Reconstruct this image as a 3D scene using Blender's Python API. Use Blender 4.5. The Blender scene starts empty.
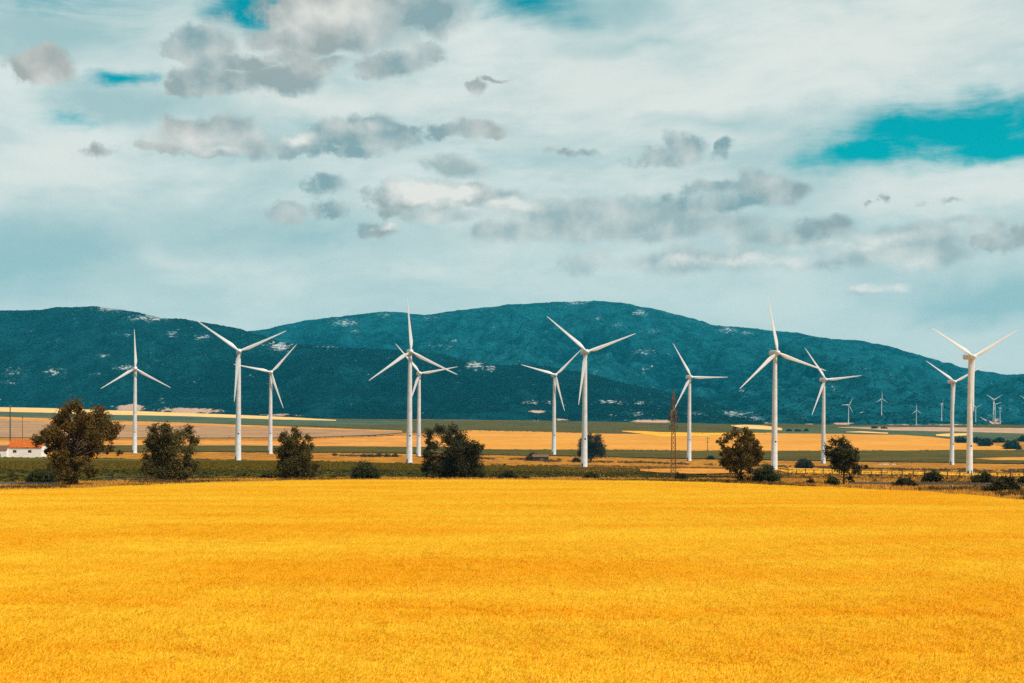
import bpy, bmesh, math, random
import numpy as np
from mathutils import Vector, Matrix

SC = bpy.context.scene
COL = SC.collection
R = math.radians
CAMZ = 40.0            # camera height over the world datum
F = 1422.2             # focal length in pixels of a 1024 px wide picture (50 mm on 36 mm)
HY, HX = 427.0, 512.0  # picture row of the horizon, middle column

# ------------------------------------------------------------------ camera
cd = bpy.data.cameras.new('camera')
cam = bpy.data.objects.new('camera', cd)
COL.objects.link(cam)
cam.location = (0, 0, CAMZ)
cam.rotation_euler = (R(90), 0, 0)
cd.lens, cd.sensor_width = 50, 36
cd.shift_y = (HY - 341.5) / 1024
cd.clip_start, cd.clip_end = 0.5, 90000
SC.camera = cam

# ------------------------------------------------------------------ exposure
vs = SC.view_settings
vs.view_transform = 'Standard'
vs.look = 'None'
vs.exposure = 0.35
vs.gamma = 1.0
vs.use_curve_mapping = False
SC.cycles.use_denoising = False
SC.cycles.max_bounces = 6
SC.cycles.volume_bounces = 0

# ------------------------------------------------------------------ sun
SUN_EL, SUN_AZ = 52.0, 122.0        # azimuth clockwise from the view direction
sd = bpy.data.lights.new('sun', 'SUN')
sd.energy = 4.3
sd.angle = R(0.53)
sd.color = (1.0, 0.96, 0.90)
sun = bpy.data.objects.new('sun', sd)
COL.objects.link(sun)
sdir = Vector((math.cos(R(SUN_EL)) * math.sin(R(SUN_AZ)), math.cos(R(SUN_EL)) * math.cos(R(SUN_AZ)), math.sin(R(SUN_EL))))
sun.rotation_euler = (-sdir).to_track_quat('-Z', 'Y').to_euler()
sun.location = (200, -200, 400)


# ------------------------------------------------------------------ node helpers
class NT:
    def __init__(self, tree):
        self.t = tree

    def n(self, typ, ins=None, **props):
        nd = self.t.nodes.new(typ)
        for k, v in props.items():
            setattr(nd, k, v)
        for k, v in (ins or {}).items():
            s = nd.inputs[k]
            if isinstance(v, bpy.types.NodeSocket):
                self.t.links.new(v, s)
            else:
                s.default_value = v
        return nd

    def m(self, op, a, b=0.0, c=None, clamp=False):
        ins = {0: a, 1: b}
        if c is not None:
            ins[2] = c
        return self.n('ShaderNodeMath', ins, operation=op, use_clamp=clamp).outputs[0]

    def v(self, op, a, b=(0, 0, 0)):
        nd = self.n('ShaderNodeVectorMath', {0: a, 1: b}, operation=op)
        return nd.outputs['Value'] if op in ('LENGTH', 'DOT_PRODUCT') else nd.outputs[0]

    def mix(self, f, a, b, blend='MIX'):
        nd = self.n('ShaderNodeMix', {0: f, 6: a, 7: b}, data_type='RGBA', blend_type=blend)
        nd.clamp_factor = True
        return nd.outputs[2]

    def noise(self, vec, scale, detail=4, rough=0.55, dist=0.0, dims='3D', color=False):
        nd = self.n('ShaderNodeTexNoise', {'Vector': vec, 'Scale': scale, 'Detail': detail, 'Roughness': rough, 'Distortion': dist}, noise_dimensions=dims)
        return nd.outputs['Color'] if color else nd.outputs['Fac']

    def step(self, x, lo, hi):
        return self.n('ShaderNodeMapRange', {0: x, 1: lo, 2: hi, 3: 0.0, 4: 1.0}, interpolation_type='SMOOTHSTEP').outputs[0]

    def lin(self, x, lo, hi, a=0.0, b=1.0):
        return self.n('ShaderNodeMapRange', {0: x, 1: lo, 2: hi, 3: a, 4: b}).outputs[0]


def c4(c):
    return (c[0], c[1], c[2], 1.0)


# ------------------------------------------------------------------ world: Nishita sky seen through a veil of high cloud, with low cumulus
W = bpy.data.worlds.new('World')
SC.world = W
W.use_nodes = True
W.cycles.sampling_method = 'MANUAL'
W.cycles.sample_map_resolution = 512
SKY_S = 0.1


def build_world():
    t = W.node_tree
    t.nodes.clear()
    g = NT(t)
    sky = g.n('ShaderNodeTexSky', sky_type='NISHITA', sun_disc=False)
    sky.sun_elevation, sky.sun_rotation = R(SUN_EL), R(SUN_AZ)
    sky.altitude = 50
    sky.air_density, sky.dust_density, sky.ozone_density = 1.0, 0.6, 1.5
    k = 0.78 / SKY_S

    def col(r, gg, b):
        return (r * k, gg * k, b * k, 1.0)

    def sub5(x, amt):
        return g.m('MULTIPLY', g.m('SUBTRACT', x, 0.5), amt)
    blue = g.mix(1.0, sky.outputs[0], (0.0, 0.82, 0.66, 1), 'MULTIPLY')
    tc = g.n('ShaderNodeTexCoord').outputs['Generated']
    D = g.v('NORMALIZE', tc)
    x, y, z = g.n('ShaderNodeSeparateXYZ', {0: D}).outputs
    az = g.m('ARCTAN2', x, y)
    el = g.m('ARCSINE', z)
    P = g.n('ShaderNodeCombineXYZ', {0: az, 1: el}).outputs[0]     # bearing and height over the horizon, radians
    outside = g.step(g.m('ABSOLUTE', az), 0.40, 0.75)
    # high cloud: broad soft sheets with faint fibres along the wind
    Pw = g.n('ShaderNodeMapping', {'Vector': P, 'Rotation': (0, 0, R(-9)), 'Scale': (1.0, 2.1, 1)}).outputs[0]
    wc = g.noise(P, 6.0, 3, 0.5, color=True)
    Pw = g.v('ADD', Pw, g.v('MULTIPLY', g.v('SUBTRACT', wc, (.5, .5, .5)), (.10, .10, 0)))
    veil = g.noise(Pw, 5.0, 6, 0.55)
    veil2 = g.noise(g.v('MULTIPLY', Pw, (1, 1.7, 1)), 17.0, 7, 0.62)
    fib = g.noise(g.v('MULTIPLY', Pw, (1, 3.2, 1)), 30.0, 6, 0.65)

    def pos(px, py):
        a = math.atan((px - HX) / F)
        return a, math.atan((HY - py) / math.hypot(F, px - HX))

    w1 = g.v('SUBTRACT', g.noise(P, 30.0, 6, 0.62, color=True), (0.5, 0.5, 0.5))
    w2 = g.v('SUBTRACT', g.noise(P, 9.0, 4, 0.6, color=True), (0.5, 0.5, 0.5))
    PW = g.v('ADD', P, g.v('MULTIPLY', w1, (0.055, 0.024, 0)))
    PW2 = g.v('ADD', P, g.v('MULTIPLY', w2, (0.14, 0.05, 0)))
    PW3 = g.v('ADD', P, g.v('ADD', g.v('MULTIPLY', w2, (0.10, 0.022, 0)), g.v('MULTIPLY', w1, (0.04, 0.014, 0))))

    def field(blobs, base, grow=1.0):
        acc = None
        for b in blobs:
            px, py, w, h = b[0], b[1], b[2] * grow, b[3] * grow
            st = b[4] if len(b) > 4 else 1.0
            a, e = pos(px, py)
            q = g.v('MULTIPLY', g.v('SUBTRACT', base, (a, e, 0)), (F / w, F / h, 0))
            f = g.m('SUBTRACT', 1.0, g.v('LENGTH', q))
            if st != 1.0:
                f = g.m('MINIMUM', f, g.m('MULTIPLY', f, st))
            acc = f if acc is None else g.m('MAXIMUM', acc, f)
        return acc

    # gaps in the veil where the blue shows
    gaps = field([(955, 132, 165, 42), (1070, 126, 180, 44), (880, 150, 90, 24), (1000, 148, 150, 20),
                  (256, 10, 78, 34), (285, 34, 60, 16, .45), (132, 76, 40, 12, .75), (75, 121, 50, 14, .4), (525, 4, 95, 30, .62), (60, -14, 130, 36, .45),
                  (390, -70, 300, 40, .9), (1200, 60, 160, 50), (-220, 90, 160, 40)], PW3)
    gap = g.step(g.m('ADD', g.m('ADD', gaps, sub5(veil2, 0.7)), sub5(fib, 0.42)), 0.0, 0.72)
    gap = g.m('MAXIMUM', gap, g.m('MULTIPLY', outside, g.step(veil, 0.45, 0.32)))
    thick = g.step(g.m('ADD', veil, sub5(veil2, 0.35)), 0.33, 0.66)
    base = g.mix(thick, col(0.46, 0.61, 0.61), col(0.74, 0.80, 0.765))
    low = g.step(el, 0.19, 0.02)
    base = g.mix(g.m('MULTIPLY', low, 0.7), base, col(0.57, 0.675, 0.645))
    milky = field([(620, 90, 330, 75, .9), (880, 40, 300, 70, .9), (70, 170, 130, 52, .9), (330, 98, 230, 30, .75), (640, 180, 240, 30, .6), (950, 195, 200, 36, .8), (170, 265, 160, 20, .5), (400, 280, 200, 16, .4)], PW2)
    base = g.mix(g.m('MULTIPLY', g.step(g.m('ADD', milky, sub5(veil2, .8)), 0.0, 0.9), 0.8), base, col(0.80, 0.82, 0.765))
    dull = field([(5, 250, 120, 48), (1000, 300, 130, 26), (40, 25, 130, 34), (130, 98, 110, 30), (720, 118, 110, 12, .5), (300, 240, 200, 26, .5), (560, 8, 130, 24), (650, 42, 130, 10, .4)], PW2)
    base = g.mix(g.m('MULTIPLY', g.step(g.m('ADD', dull, sub5(veil2, 1.2)), -0.1, 0.75), 0.8), base, col(0.31, 0.51, 0.53))
    skyc = g.mix(gap, base, blue)

    # low cumulus, each bank a body of several lumps
    thickb = field([(40, 68, 36, 19), (30, 74, 30, 12), (48, 60, 22, 14),
                    (205, 44, 34, 18), (192, 50, 28, 12), (235, 62, 44, 12), (215, 82, 56, 15), (185, 88, 34, 10), (280, 78, 48, 16), (310, 72, 26, 8, .8),
                    (330, 20, 110, 34), (300, 40, 80, 16), (390, 12, 90, 26), (430, 20, 36, 20), (400, 62, 40, 16), (385, 66, 24, 14), (425, 54, 24, 12),
                    (158, 148, 26, 8), (190, 136, 40, 20), (225, 136, 42, 22), (250, 146, 28, 14), (200, 154, 44, 7),
                    (300, 146, 30, 12), (335, 138, 40, 16), (375, 134, 34, 18), (400, 138, 22, 14), (345, 151, 46, 7),
                    (440, 132, 30, 9, .9), (475, 128, 34, 10, .9), (495, 131, 18, 8, .8),
                    (660, 157, 30, 14), (682, 150, 28, 17), (727, 148, 12, 9, .8),
                    (720, 188, 38, 9, .8), (760, 188, 46, 16), (785, 190, 26, 14), (740, 200, 60, 10, .8),
                    (1000, 242, 20, 10), (1018, 236, 24, 16), (288, 213, 24, 11, .9), (328, 186, 22, 13, .7), (330, 211, 18, 10, .8), (375, 228, 26, 11, .8),
                    (478, 88, 15, 7, .7), (500, 80, 12, 3, .5), (880, 195, 8, 8, .6), (942, 201, 20, 5, .5), (103, 150, 16, 6, .4), (580, 154, 24, 5, .5), (820, 231, 38, 12, .8), (838, 226, 20, 12, .7),
                    (400, 198, 34, 15), (430, 194, 46, 18), (465, 196, 34, 13), (385, 210, 22, 9, .7), (300, 62, 50, 12)], PW, 1.1)
    soft = field([(445, 166, 60, 14, .9), (500, 200, 60, 16, .9), (575, 212, 110, 22), (520, 232, 80, 18), (600, 226, 110, 20), (660, 212, 80, 16, .9), (700, 226, 100, 14, .9), (640, 236, 100, 10, .7), (780, 240, 90, 18, .8), (905, 246, 80, 24), (860, 258, 90, 16, .8), (930, 256, 60, 16, .8), (700, 262, 170, 16, .8),
                  (885, 288, 34, 9, .7), (430, 214, 80, 12, .9), (370, 236, 24, 6, .6), (960, 225, 60, 8, .5)], PW3)
    fb = g.noise(P, 30.0, 9, 0.62)
    # the same billows met a little towards the sun, to find the sides that face it
    fs = g.noise(P, 26.0, 4, 0.5)
    fs2 = g.noise(g.v('ADD', P, (0.008, 0.012, 0)), 26.0, 4, 0.5)
    puff = g.m('MULTIPLY', g.m('SUBTRACT', fs, fs2), 2.3)
    gen = g.m('ADD', g.m('SUBTRACT', outside, 1.0), g.m('SUBTRACT', g.m('MULTIPLY', g.noise(P, 7.0, 5, 0.6), 2.4), 1.45))
    body = g.m('ADD', g.m('MAXIMUM', thickb, gen), sub5(fb, 1.5))
    hd = g.step(body, -0.02, 0.46)
    sf = g.step(g.m('ADD', soft, sub5(fb, 1.5)), -0.05, 0.6)
    up = field([(425, 191, 58, 16), (460, 192, 40, 10), (205, 138, 62, 20, .55), (215, 150, 46, 10, .6), (345, 14, 90, 26, .4), (300, 30, 70, 14, .25), (300, 138, 24, 10, .5), (375, 130, 26, 9, .4), (388, 224, 18, 7, .7), (885, 286, 34, 9), (760, 262, 90, 8, .45), (900, 238, 60, 10, .4), (830, 248, 60, 6, .4), (690, 262, 60, 6, .35), (520, 204, 50, 8, .5), (375, 152, 30, 6, .2)], PW)
    upn = g.m('MULTIPLY', g.m('MAXIMUM', up, 0.0), 1.8)
    lit = g.m('ADD', g.m('ADD', puff, upn), g.m('ADD', sub5(fb, 1.1), 0.20))
    # thin margins let the light through, thick middles are greyer
    core = g.step(body, 0.25, 0.95)
    lit = g.m('SUBTRACT', lit, g.m('MULTIPLY', core, 0.10))
    grey = g.mix(g.step(g.noise(P, 8.0, 2, 0.5), .35, .65), col(0.235, 0.36, 0.385), col(0.385, 0.395, 0.375))
    cumc = g.mix(g.lin(lit, 0.0, 1.25), grey, col(0.86, 0.83, 0.765))
    softc = g.mix(g.lin(lit, -0.1, 1.0), col(0.36, 0.45, 0.45), col(0.82, 0.81, 0.75))
    skyc = g.mix(g.m('MULTIPLY', sf, 0.92), skyc, softc)
    skyc = g.mix(g.m('MULTIPLY', hd, 0.93), skyc, cumc)
    bg = g.n('ShaderNodeBackground', {'Color': skyc, 'Strength': SKY_S})
    out = g.n('ShaderNodeOutputWorld')
    t.links.new(bg.outputs[0], out.inputs['Surface'])


build_world()

# ------------------------------------------------------------------ terrain functions (distances y from the camera, bearing as x/y)
rng = np.random.default_rng(7)
_knd = np.array([215, 300, 500, 700, 950, 1330, 1800, 2300, 2900, 3500, 4200, 5000, 6000, 12000, 90000], float)
_kny = np.array([483.9, 476, 468.5, 464.6, 461.2, 454.2, 447.0, 440.2, 431.5, 423.2, 415.5, 406.5, 403.5, 415, 425.5], float)
_td = np.concatenate([np.arange(20, 300, 1.0), np.arange(300, 9000, 4.0), np.geomspace(9000, 90000, 200)])
_kz = np.interp(_td, _knd, (HY - _kny) * _knd / F)
_near = -(5.38 + 0.0150 * _td)
_near = (HY - (448.3 + 7650 / _td)) * _td / F
_tz = np.where(_td <= 215, _near, _kz)


def _smooth(d, z):
    dd = np.arange(20, 9000, 4.0)
    zz = np.interp(dd, d, z)
    for w in (15, 25, 25):
        pad = np.concatenate([2 * zz[0] - zz[1:w + 1][::-1], zz, 2 * zz[-1] - zz[-w - 1:-1][::-1]])
        c = np.convolve(pad, np.ones(2 * w + 1) / (2 * w + 1), 'valid')
        k = np.clip((dd - 150) / 300, 0, 1)
        zz = zz * (1 - k) + c * k
    return np.where(d < 9000, np.interp(d, dd, zz), z)


_tz = _smooth(_td, _tz)


def sstep(x, a, b):
    t = np.clip((np.asarray(x, float) - a) / (b - a), 0, 1)
    return t * t * (3 - 2 * t)


def tiltw(d):
    d = np.asarray(d, float)
    return np.interp(d, [0, 170, 320, 900, 1400, 2300, 9e4], [0, 0, .35, 1, .95, 0, 0])


def ground_z(px, d):
    """height of the land relative to the camera, at bearing px and distance d"""
    px = np.clip(np.asarray(px, float), -500, 1500)
    d = np.maximum(np.asarray(d, float), 20)
    z = np.interp(d, _td, _tz)
    tl = np.interp(px, [-500, 300, 420, 600, 800, 1000, 1500], [0, 0, 1.5, 4.5, 8.5, 12, 15])
    return z - tl * tiltw(d) * d / F


def gz_xy(x, y):
    y = np.asarray(y, float)
    yy = np.maximum(y, 25.0)
    return CAMZ + ground_z(HX + F * np.asarray(x, float) / yy, yy)


def dist_of(px, py):
    """distance at which the land shows at row py, per bearing px (arrays)"""
    px = np.atleast_1d(np.asarray(px, float))
    py = np.broadcast_to(np.asarray(py, float), px.shape)
    d = _td[_td < 7000]
    out = np.empty(px.shape)
    for i, (a, b) in enumerate(zip(px.ravel(), py.ravel())):
        yy = HY - ground_z(a, d) * F / d
        yy = np.minimum.accumulate(yy)
        out.ravel()[i] = np.interp(-b, -yy, d)
    return out


def at(px, py):
    d = float(dist_of(px, py)[0])
    x = (px - HX) / F * d
    return Vector((x, d, CAMZ + float(ground_z(px, d))))


# ------------------------------------------------------------------ numpy noise
_tab = rng.random((256, 256))


def vnoise(x, y):
    xi, yi = np.floor(x).astype(int), np.floor(y).astype(int)
    fx, fy = x - xi, y - yi
    fx, fy = fx * fx * (3 - 2 * fx), fy * fy * (3 - 2 * fy)
    a, b = _tab[xi & 255, yi & 255], _tab[(xi + 1) & 255, yi & 255]
    c, d = _tab[xi & 255, (yi + 1) & 255], _tab[(xi + 1) & 255, (yi + 1) & 255]
    return (a * (1 - fx) + b * fx) * (1 - fy) + (c * (1 - fx) + d * fx) * fy


def fbm(x, y, o=5, g=0.5):
    s, a, n = 0, 1.0, 0.0
    for i in range(o):
        s = s + a * vnoise(x * 2 ** i + 17.3 * i, y * 2 ** i + 5.1 * i)
        n += a
        a *= g
    return s / n


def ridged(x, y, o=4):
    s, a, n = 0, 1.0, 0.0
    for i in range(o):
        s = s + a * (1 - np.abs(2 * vnoise(x * 2 ** i + 9.7 * i, y * 2 ** i + 3.3 * i) - 1))
        n += a
        a *= 0.5
    return s / n


# ------------------------------------------------------------------ mesh helpers
def mesh_grid(name, X, Y, Z, mat, smooth=True, attrs=None):
    r, c = X.shape
    me = bpy.data.meshes.new(name)
    v = np.stack([X, Y, Z], -1).reshape(-1, 3).astype(np.float32)
    i = np.arange(r * c).reshape(r, c)
    q = np.stack([i[:-1, :-1], i[:-1, 1:], i[1:, 1:], i[1:, :-1]], -1).reshape(-1, 4)
    me.vertices.add(len(v))
    me.vertices.foreach_set('co', v.ravel())
    me.loops.add(q.size)
    me.loops.foreach_set('vertex_index', q.ravel().astype(np.int32))
    me.polygons.add(len(q))
    me.polygons.foreach_set('loop_start', (np.arange(len(q)) * 4).astype(np.int32))
    me.polygons.foreach_set('use_smooth', np.full(len(q), smooth))
    me.update()
    me.validate()
    for k, a in (attrs or {}).items():
        at_ = me.attributes.new(k, 'FLOAT', 'POINT')
        at_.data.foreach_set('value', a.reshape(-1).astype(np.float32))
    me.materials.append(mat)
    o = bpy.data.objects.new(name, me)
    COL.objects.link(o)
    return o


class MB:
    """collects vertices and faces of one mesh"""

    def __init__(self):
        self.v, self.f, self.tint = [], [], []

    def box(self, lo, hi):
        b = len(self.v)
        (x0, y0, z0), (x1, y1, z1) = lo, hi
        self.v += [(x0, y0, z0), (x1, y0, z0), (x1, y1, z0), (x0, y1, z0), (x0, y0, z1), (x1, y0, z1), (x1, y1, z1), (x0, y1, z1)]
        self.f += [tuple(b + i for i in q) for q in ((3, 2, 1, 0), (4, 5, 6, 7), (0, 1, 5, 4), (1, 2, 6, 5), (2, 3, 7, 6), (3, 0, 4, 7))]

    def tube(self, pts, rad, n=8, cap=True, flat=1.0):
        pts = [Vector(p) for p in pts]
        if not hasattr(rad, '__len__'):
            rad = [rad] * len(pts)
        b = len(self.v)
        up = Vector((0, 0, 1))
        for i, p in enumerate(pts):
            t = (pts[min(i + 1, len(pts) - 1)] - pts[max(i - 1, 0)]).normalized()
            a = t.cross(up if abs(t.z) < 0.9 else Vector((1, 0, 0))).normalized()
            c = t.cross(a)
            for j in range(n):
                w = 2 * math.pi * j / n
                self.v.append(tuple(p + (a * math.cos(w) + c * math.sin(w) * flat) * rad[i]))
        for i in range(len(pts) - 1):
            for j in range(n):
                k = (j + 1) % n
                self.f.append((b + i * n + j, b + i * n + k, b + (i + 1) * n + k, b + (i + 1) * n + j))
        if cap:
            self.f.append(tuple(b + j for j in range(n))[::-1])
            self.f.append(tuple(b + (len(pts) - 1) * n + j for j in range(n)))

    def bar(self, p, q, w):
        self.tube([p, q], w * .7071, 4)

    def lathe(self, prof, n=20, axis='z', origin=(0, 0, 0)):
        b = len(self.v)
        for (r, h) in prof:
            for j in range(n):
                w = 2 * math.pi * j / n
                c, s = r * math.cos(w), r * math.sin(w)
                p = (c, s, h) if axis == 'z' else (c, h, s)
                self.v.append((p[0] + origin[0], p[1] + origin[1], p[2] + origin[2]))
        for i in range(len(prof) - 1):
            for j in range(n):
                k = (j + 1) % n
                q = (b + i * n + j, b + i * n + k, b + (i + 1) * n + k, b + (i + 1) * n + j)
                self.f.append(q if axis == 'z' else q[::-1])
        t0, t1 = tuple(b + j for j in range(n)), tuple(b + (len(prof) - 1) * n + j for j in range(n))
        self.f += [t0[::-1], t1] if axis == 'z' else [t0, t1[::-1]]

    def mesh(self, name, mat, smooth=False):
        me = bpy.data.meshes.new(name)
        me.from_pydata(self.v, [], self.f)
        if mat:
            me.materials.append(mat)
        if smooth:
            me.polygons.foreach_set('use_smooth', [True] * len(me.polygons))
            try:
                me.set_sharp_from_angle(angle=R(40))
            except Exception:
                pass
        return me

    def build(self, name, mat, parent=None, smooth=False):
        return link(name, self.mesh(name, mat, smooth), parent)


def link(name, me, parent=None):
    o = bpy.data.objects.new(name, me)
    COL.objects.link(o)
    if parent:
        o.parent = parent
    return o


def thing(name, label, cat, loc, group=None, rz=0.0):
    o = link(name, None)
    o.location = loc
    o.rotation_euler = (0, 0, rz)
    o.empty_display_size = 0.5
    return tag(o, label, cat, group)


def tag(o, label, cat, group=None):
    o['label'], o['category'] = label, cat
    if group:
        o['group'] = group
    return o


# ------------------------------------------------------------------ materials
def mat(name, build):
    m = bpy.data.materials.new(name)
    m.use_nodes = True
    m.node_tree.nodes.clear()
    g = NT(m.node_tree)
    sh = build(g)
    out = g.n('ShaderNodeOutputMaterial')
    m.node_tree.links.new(sh, out.inputs['Surface'])
    return m


def bsdf(g, color, rough=0.9, bump=None, strength=0.4, dist=0.2, spec=0.15, metal=0.0):
    ins = {'Base Color': color, 'Roughness': rough, 'Specular IOR Level': spec, 'Metallic': metal}
    if bump is not None:
        ins['Normal'] = g.n('ShaderNodeBump', {'Height': bump, 'Strength': strength, 'Distance': dist}).outputs[0]
    return g.n('ShaderNodeBsdfPrincipled', ins).outputs[0]


def plain(name, c, var=0.12, scale=1.5, rough=0.7, spec=0.3, metal=0.0):
    def b(g):
        P = g.n('ShaderNodeTexCoord').outputs['Object']
        f = g.noise(P, scale, 5, 0.6)
        lo, hi = [v * (1 - var * 1.6) for v in c], [v * (1 + var) for v in c]
        return bsdf(g, g.mix(g.step(f, .3, .7), c4(lo), c4(hi)), rough, spec=spec, metal=metal)
    return mat(name, b)


def field_mat(name, ca, cb, cc=None, scale=0.02, stripes=None, bump=0.5, amount=0.5, fine=0.35):
    """tilled or grown land: broad patches, fine mottle, rows"""
    def b(g):
        P = g.n('ShaderNodeTexCoord').outputs['Object']
        flat = g.v('MULTIPLY', P, (1, 1, 0))
        big = g.noise(flat, scale, 5, 0.6)
        c = g.mix(g.step(big, .33, .67), c4(ca), c4(cb))
        f = g.noise(g.v('MULTIPLY', P, (1, .28, 0)), fine, 7, 0.70)
        dark = [v * 0.55 for v in ca]
        c = g.mix(g.m('MULTIPLY', g.step(f, .60, .36), amount), c, c4(dark))
        if cc:
            s = g.noise(g.v('MULTIPLY', flat, (0.5, 1.0, 0)), scale * 1.5, 6, 0.66, 0.6)
            c = g.mix(g.step(s, .54, .62), c, c4(cc))
        if stripes:
            ang, per, k, sc = stripes
            q = g.n('ShaderNodeMapping', {'Vector': flat, 'Rotation': (0, 0, R(ang)), 'Scale': (1, 1, 1)}).outputs[0]
            wv = g.n('ShaderNodeTexWave', {'Vector': q, 'Scale': 1.0 / per, 'Distortion': 3.0, 'Detail': 2.0, 'Detail Scale': 0.6}, wave_type='BANDS', bands_direction='X').outputs['Fac']
            c = g.mix(g.m('MULTIPLY', g.step(wv, .78, .97), k), c, c4(sc))
        return bsdf(g, c, 0.95, f, bump, 0.6, 0.0)
    return mat(name, b)


M = {}
M['dry'] = field_mat('dry_grass_land', (.33, .12, .014), (.44, .19, .022), (.15, .062, .016), 0.022, amount=.8, fine=.11)
M['green'] = field_mat('green_crop', (.075, .055, .006), (.12, .08, .007), (.05, .045, .008), 0.02, amount=.45, fine=.3)
M['olive'] = field_mat('olive_land', (.062, .048, .009), (.095, .066, .012), (.048, .044, .014), 0.012, amount=.3, fine=.08)
M['teal'] = field_mat('far_green', (.05, .068, .036), (.085, .088, .036), (.04, .055, .03), 0.008, amount=.3, fine=.05)
M['gold'] = field_mat('stubble_gold', (.50, .20, .026), (.58, .25, .040), None, 0.006, (62, 95, .6, (.40, .155, .022)), amount=.22, fine=.06)
M['orange'] = field_mat('stubble_orange', (.46, .17, .028), (.58, .25, .05), (.36, .135, .028), 0.012, amount=.3, fine=.08)
M['pink'] = field_mat('ploughed_soil', (.26, .135, .066), (.35, .19, .09), (.40, .18, .06), 0.01, amount=.25, fine=.08)
M['pale'] = field_mat('pale_stubble', (.60, .33, .10), (.68, .40, .14), None, 0.01, amount=.15, fine=.08)
M['soil'] = field_mat('bare_soil', (.36, .21, .135), (.46, .27, .165), (.20, .15, .10), 0.012, amount=.35, fine=.06)
M['stripgold'] = field_mat('wheat_strip', (.58, .26, .02), (.70, .34, .026), None, 0.03, amount=.25, fine=.3)
M['white'] = plain('white_paint', (.52, .50, .48), .10, .35, .42, .4)
M['white_blade'] = plain('white_blade', (.60, .58, .56), .04, .3, .38, .4)
M['grey_metal'] = plain('grey_metal', (.20, .20, .19), .15, 2.0, .7, .2, .2)
M['rust'] = plain('rusty_steel', (.19, .085, .03), .35, 1.2, .8, .2)
M['dark_metal'] = plain('dark_steel', (.055, .05, .05), .25, 1.0, .6, .3)
M['dark_wood'] = plain('weathered_wood', (.10, .065, .04), .35, 2.0, .9, .1)
M['plaster'] = plain('limewashed_plaster', (.70, .66, .58), .07, .5, .9, .1)
M['shed_wall'] = plain('shed_boards', (.06, .04, .03), .3, .6, .9, .1)
M['asphalt'] = plain('asphalt', (.07, .065, .06), .2, .8, .95, 0.0)
M['door'] = plain('door_paint', (.07, .09, .08), .2, 1, .6, .3)
M['glass'] = plain('dark_glass', (.02, .022, .025), .1, 1, .15, .5)
M['emblem'] = plain('emblem_blue', (.05, .07, .10), .1, 1, .5, .3)
M['stone'] = plain('pale_stone', (.62, .55, .46), .2, .8, .9, .1)


def tile_mat(name, c1, c2):
    def b(g):
        P = g.n('ShaderNodeTexCoord').outputs['Object']
        f = g.noise(P, 0.6, 5, .65)
        return bsdf(g, g.mix(g.step(f, .35, .65), c4(c1), c4(c2)), .85, spec=.1)
    return mat(name, b)


M['tile'] = tile_mat('clay_tiles', (.34, .06, .006), (.50, .13, .012))
M['tile_old'] = tile_mat('weathered_tiles', (.16, .06, .03), (.12, .07, .05))


def bark(g):
    P = g.n('ShaderNodeTexCoord').outputs['Object']
    f = g.noise(g.v('MULTIPLY', P, (6, 6, 1.2)), 1.5, 6, .7)
    return bsdf(g, g.mix(f, (.035, .022, .014, 1), (.12, .085, .055, 1)), .95, f, .8, .05, .05)


M['bark'] = mat('tree_bark', bark)


def leaf_mat(name, a, b_, c):
    def b(g):
        t = g.n('ShaderNodeAttribute', attribute_name='tint').outputs['Fac']
        col = g.mix(g.step(t, .0, .6), c4(a), c4(b_))
        col = g.mix(g.step(t, .72, 1.0), col, c4(c))
        d = g.n('ShaderNodeBsdfPrincipled', {'Base Color': col, 'Roughness': .7, 'Specular IOR Level': .08}).outputs[0]
        tr = g.n('ShaderNodeBsdfTranslucent', {'Color': col}).outputs[0]
        return g.n('ShaderNodeMixShader', {0: .22, 1: d, 2: tr}).outputs[0]
    return mat(name, b)


M['leaf_brown'] = leaf_mat('leaves_bronze', (.040, .030, .008), (.12, .068, .014), (.27, .125, .020))
M['leaf_olive'] = leaf_mat('leaves_olive', (.038, .032, .010), (.098, .070, .017), (.20, .125, .027))
M['leaf_dark'] = leaf_mat('leaves_dark', (.020, .021, .010), (.050, .043, .016), (.13, .095, .028))
M['leaf_green'] = leaf_mat('leaves_green', (.026, .034, .012), (.055, .058, .018), (.10, .09, .028))
M['leaf_far'] = leaf_mat('leaves_far', (.018, .030, .022), (.03, .045, .03), (.05, .06, .035))
M['tuft'] = leaf_mat('dry_blades', (.46, .20, .025), (.62, .30, .045), (.28, .12, .03))
M['stray'] = leaf_mat('stray_weeds', (.16, .05, .008), (.26, .09, .012), (.10, .05, .012))
M['weed'] = leaf_mat('weed_leaves', (.07, .04, .012), (.14, .075, .018), (.30, .14, .03))
M['crop'] = leaf_mat('crop_leaves', (.085, .056, .002), (.13, .08, .003), (.18, .105, .005))
M['crop_dark'] = leaf_mat('crop_leaves_dark', (.035, .033, .006), (.060, .050, .008), (.09, .07, .010))


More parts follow.
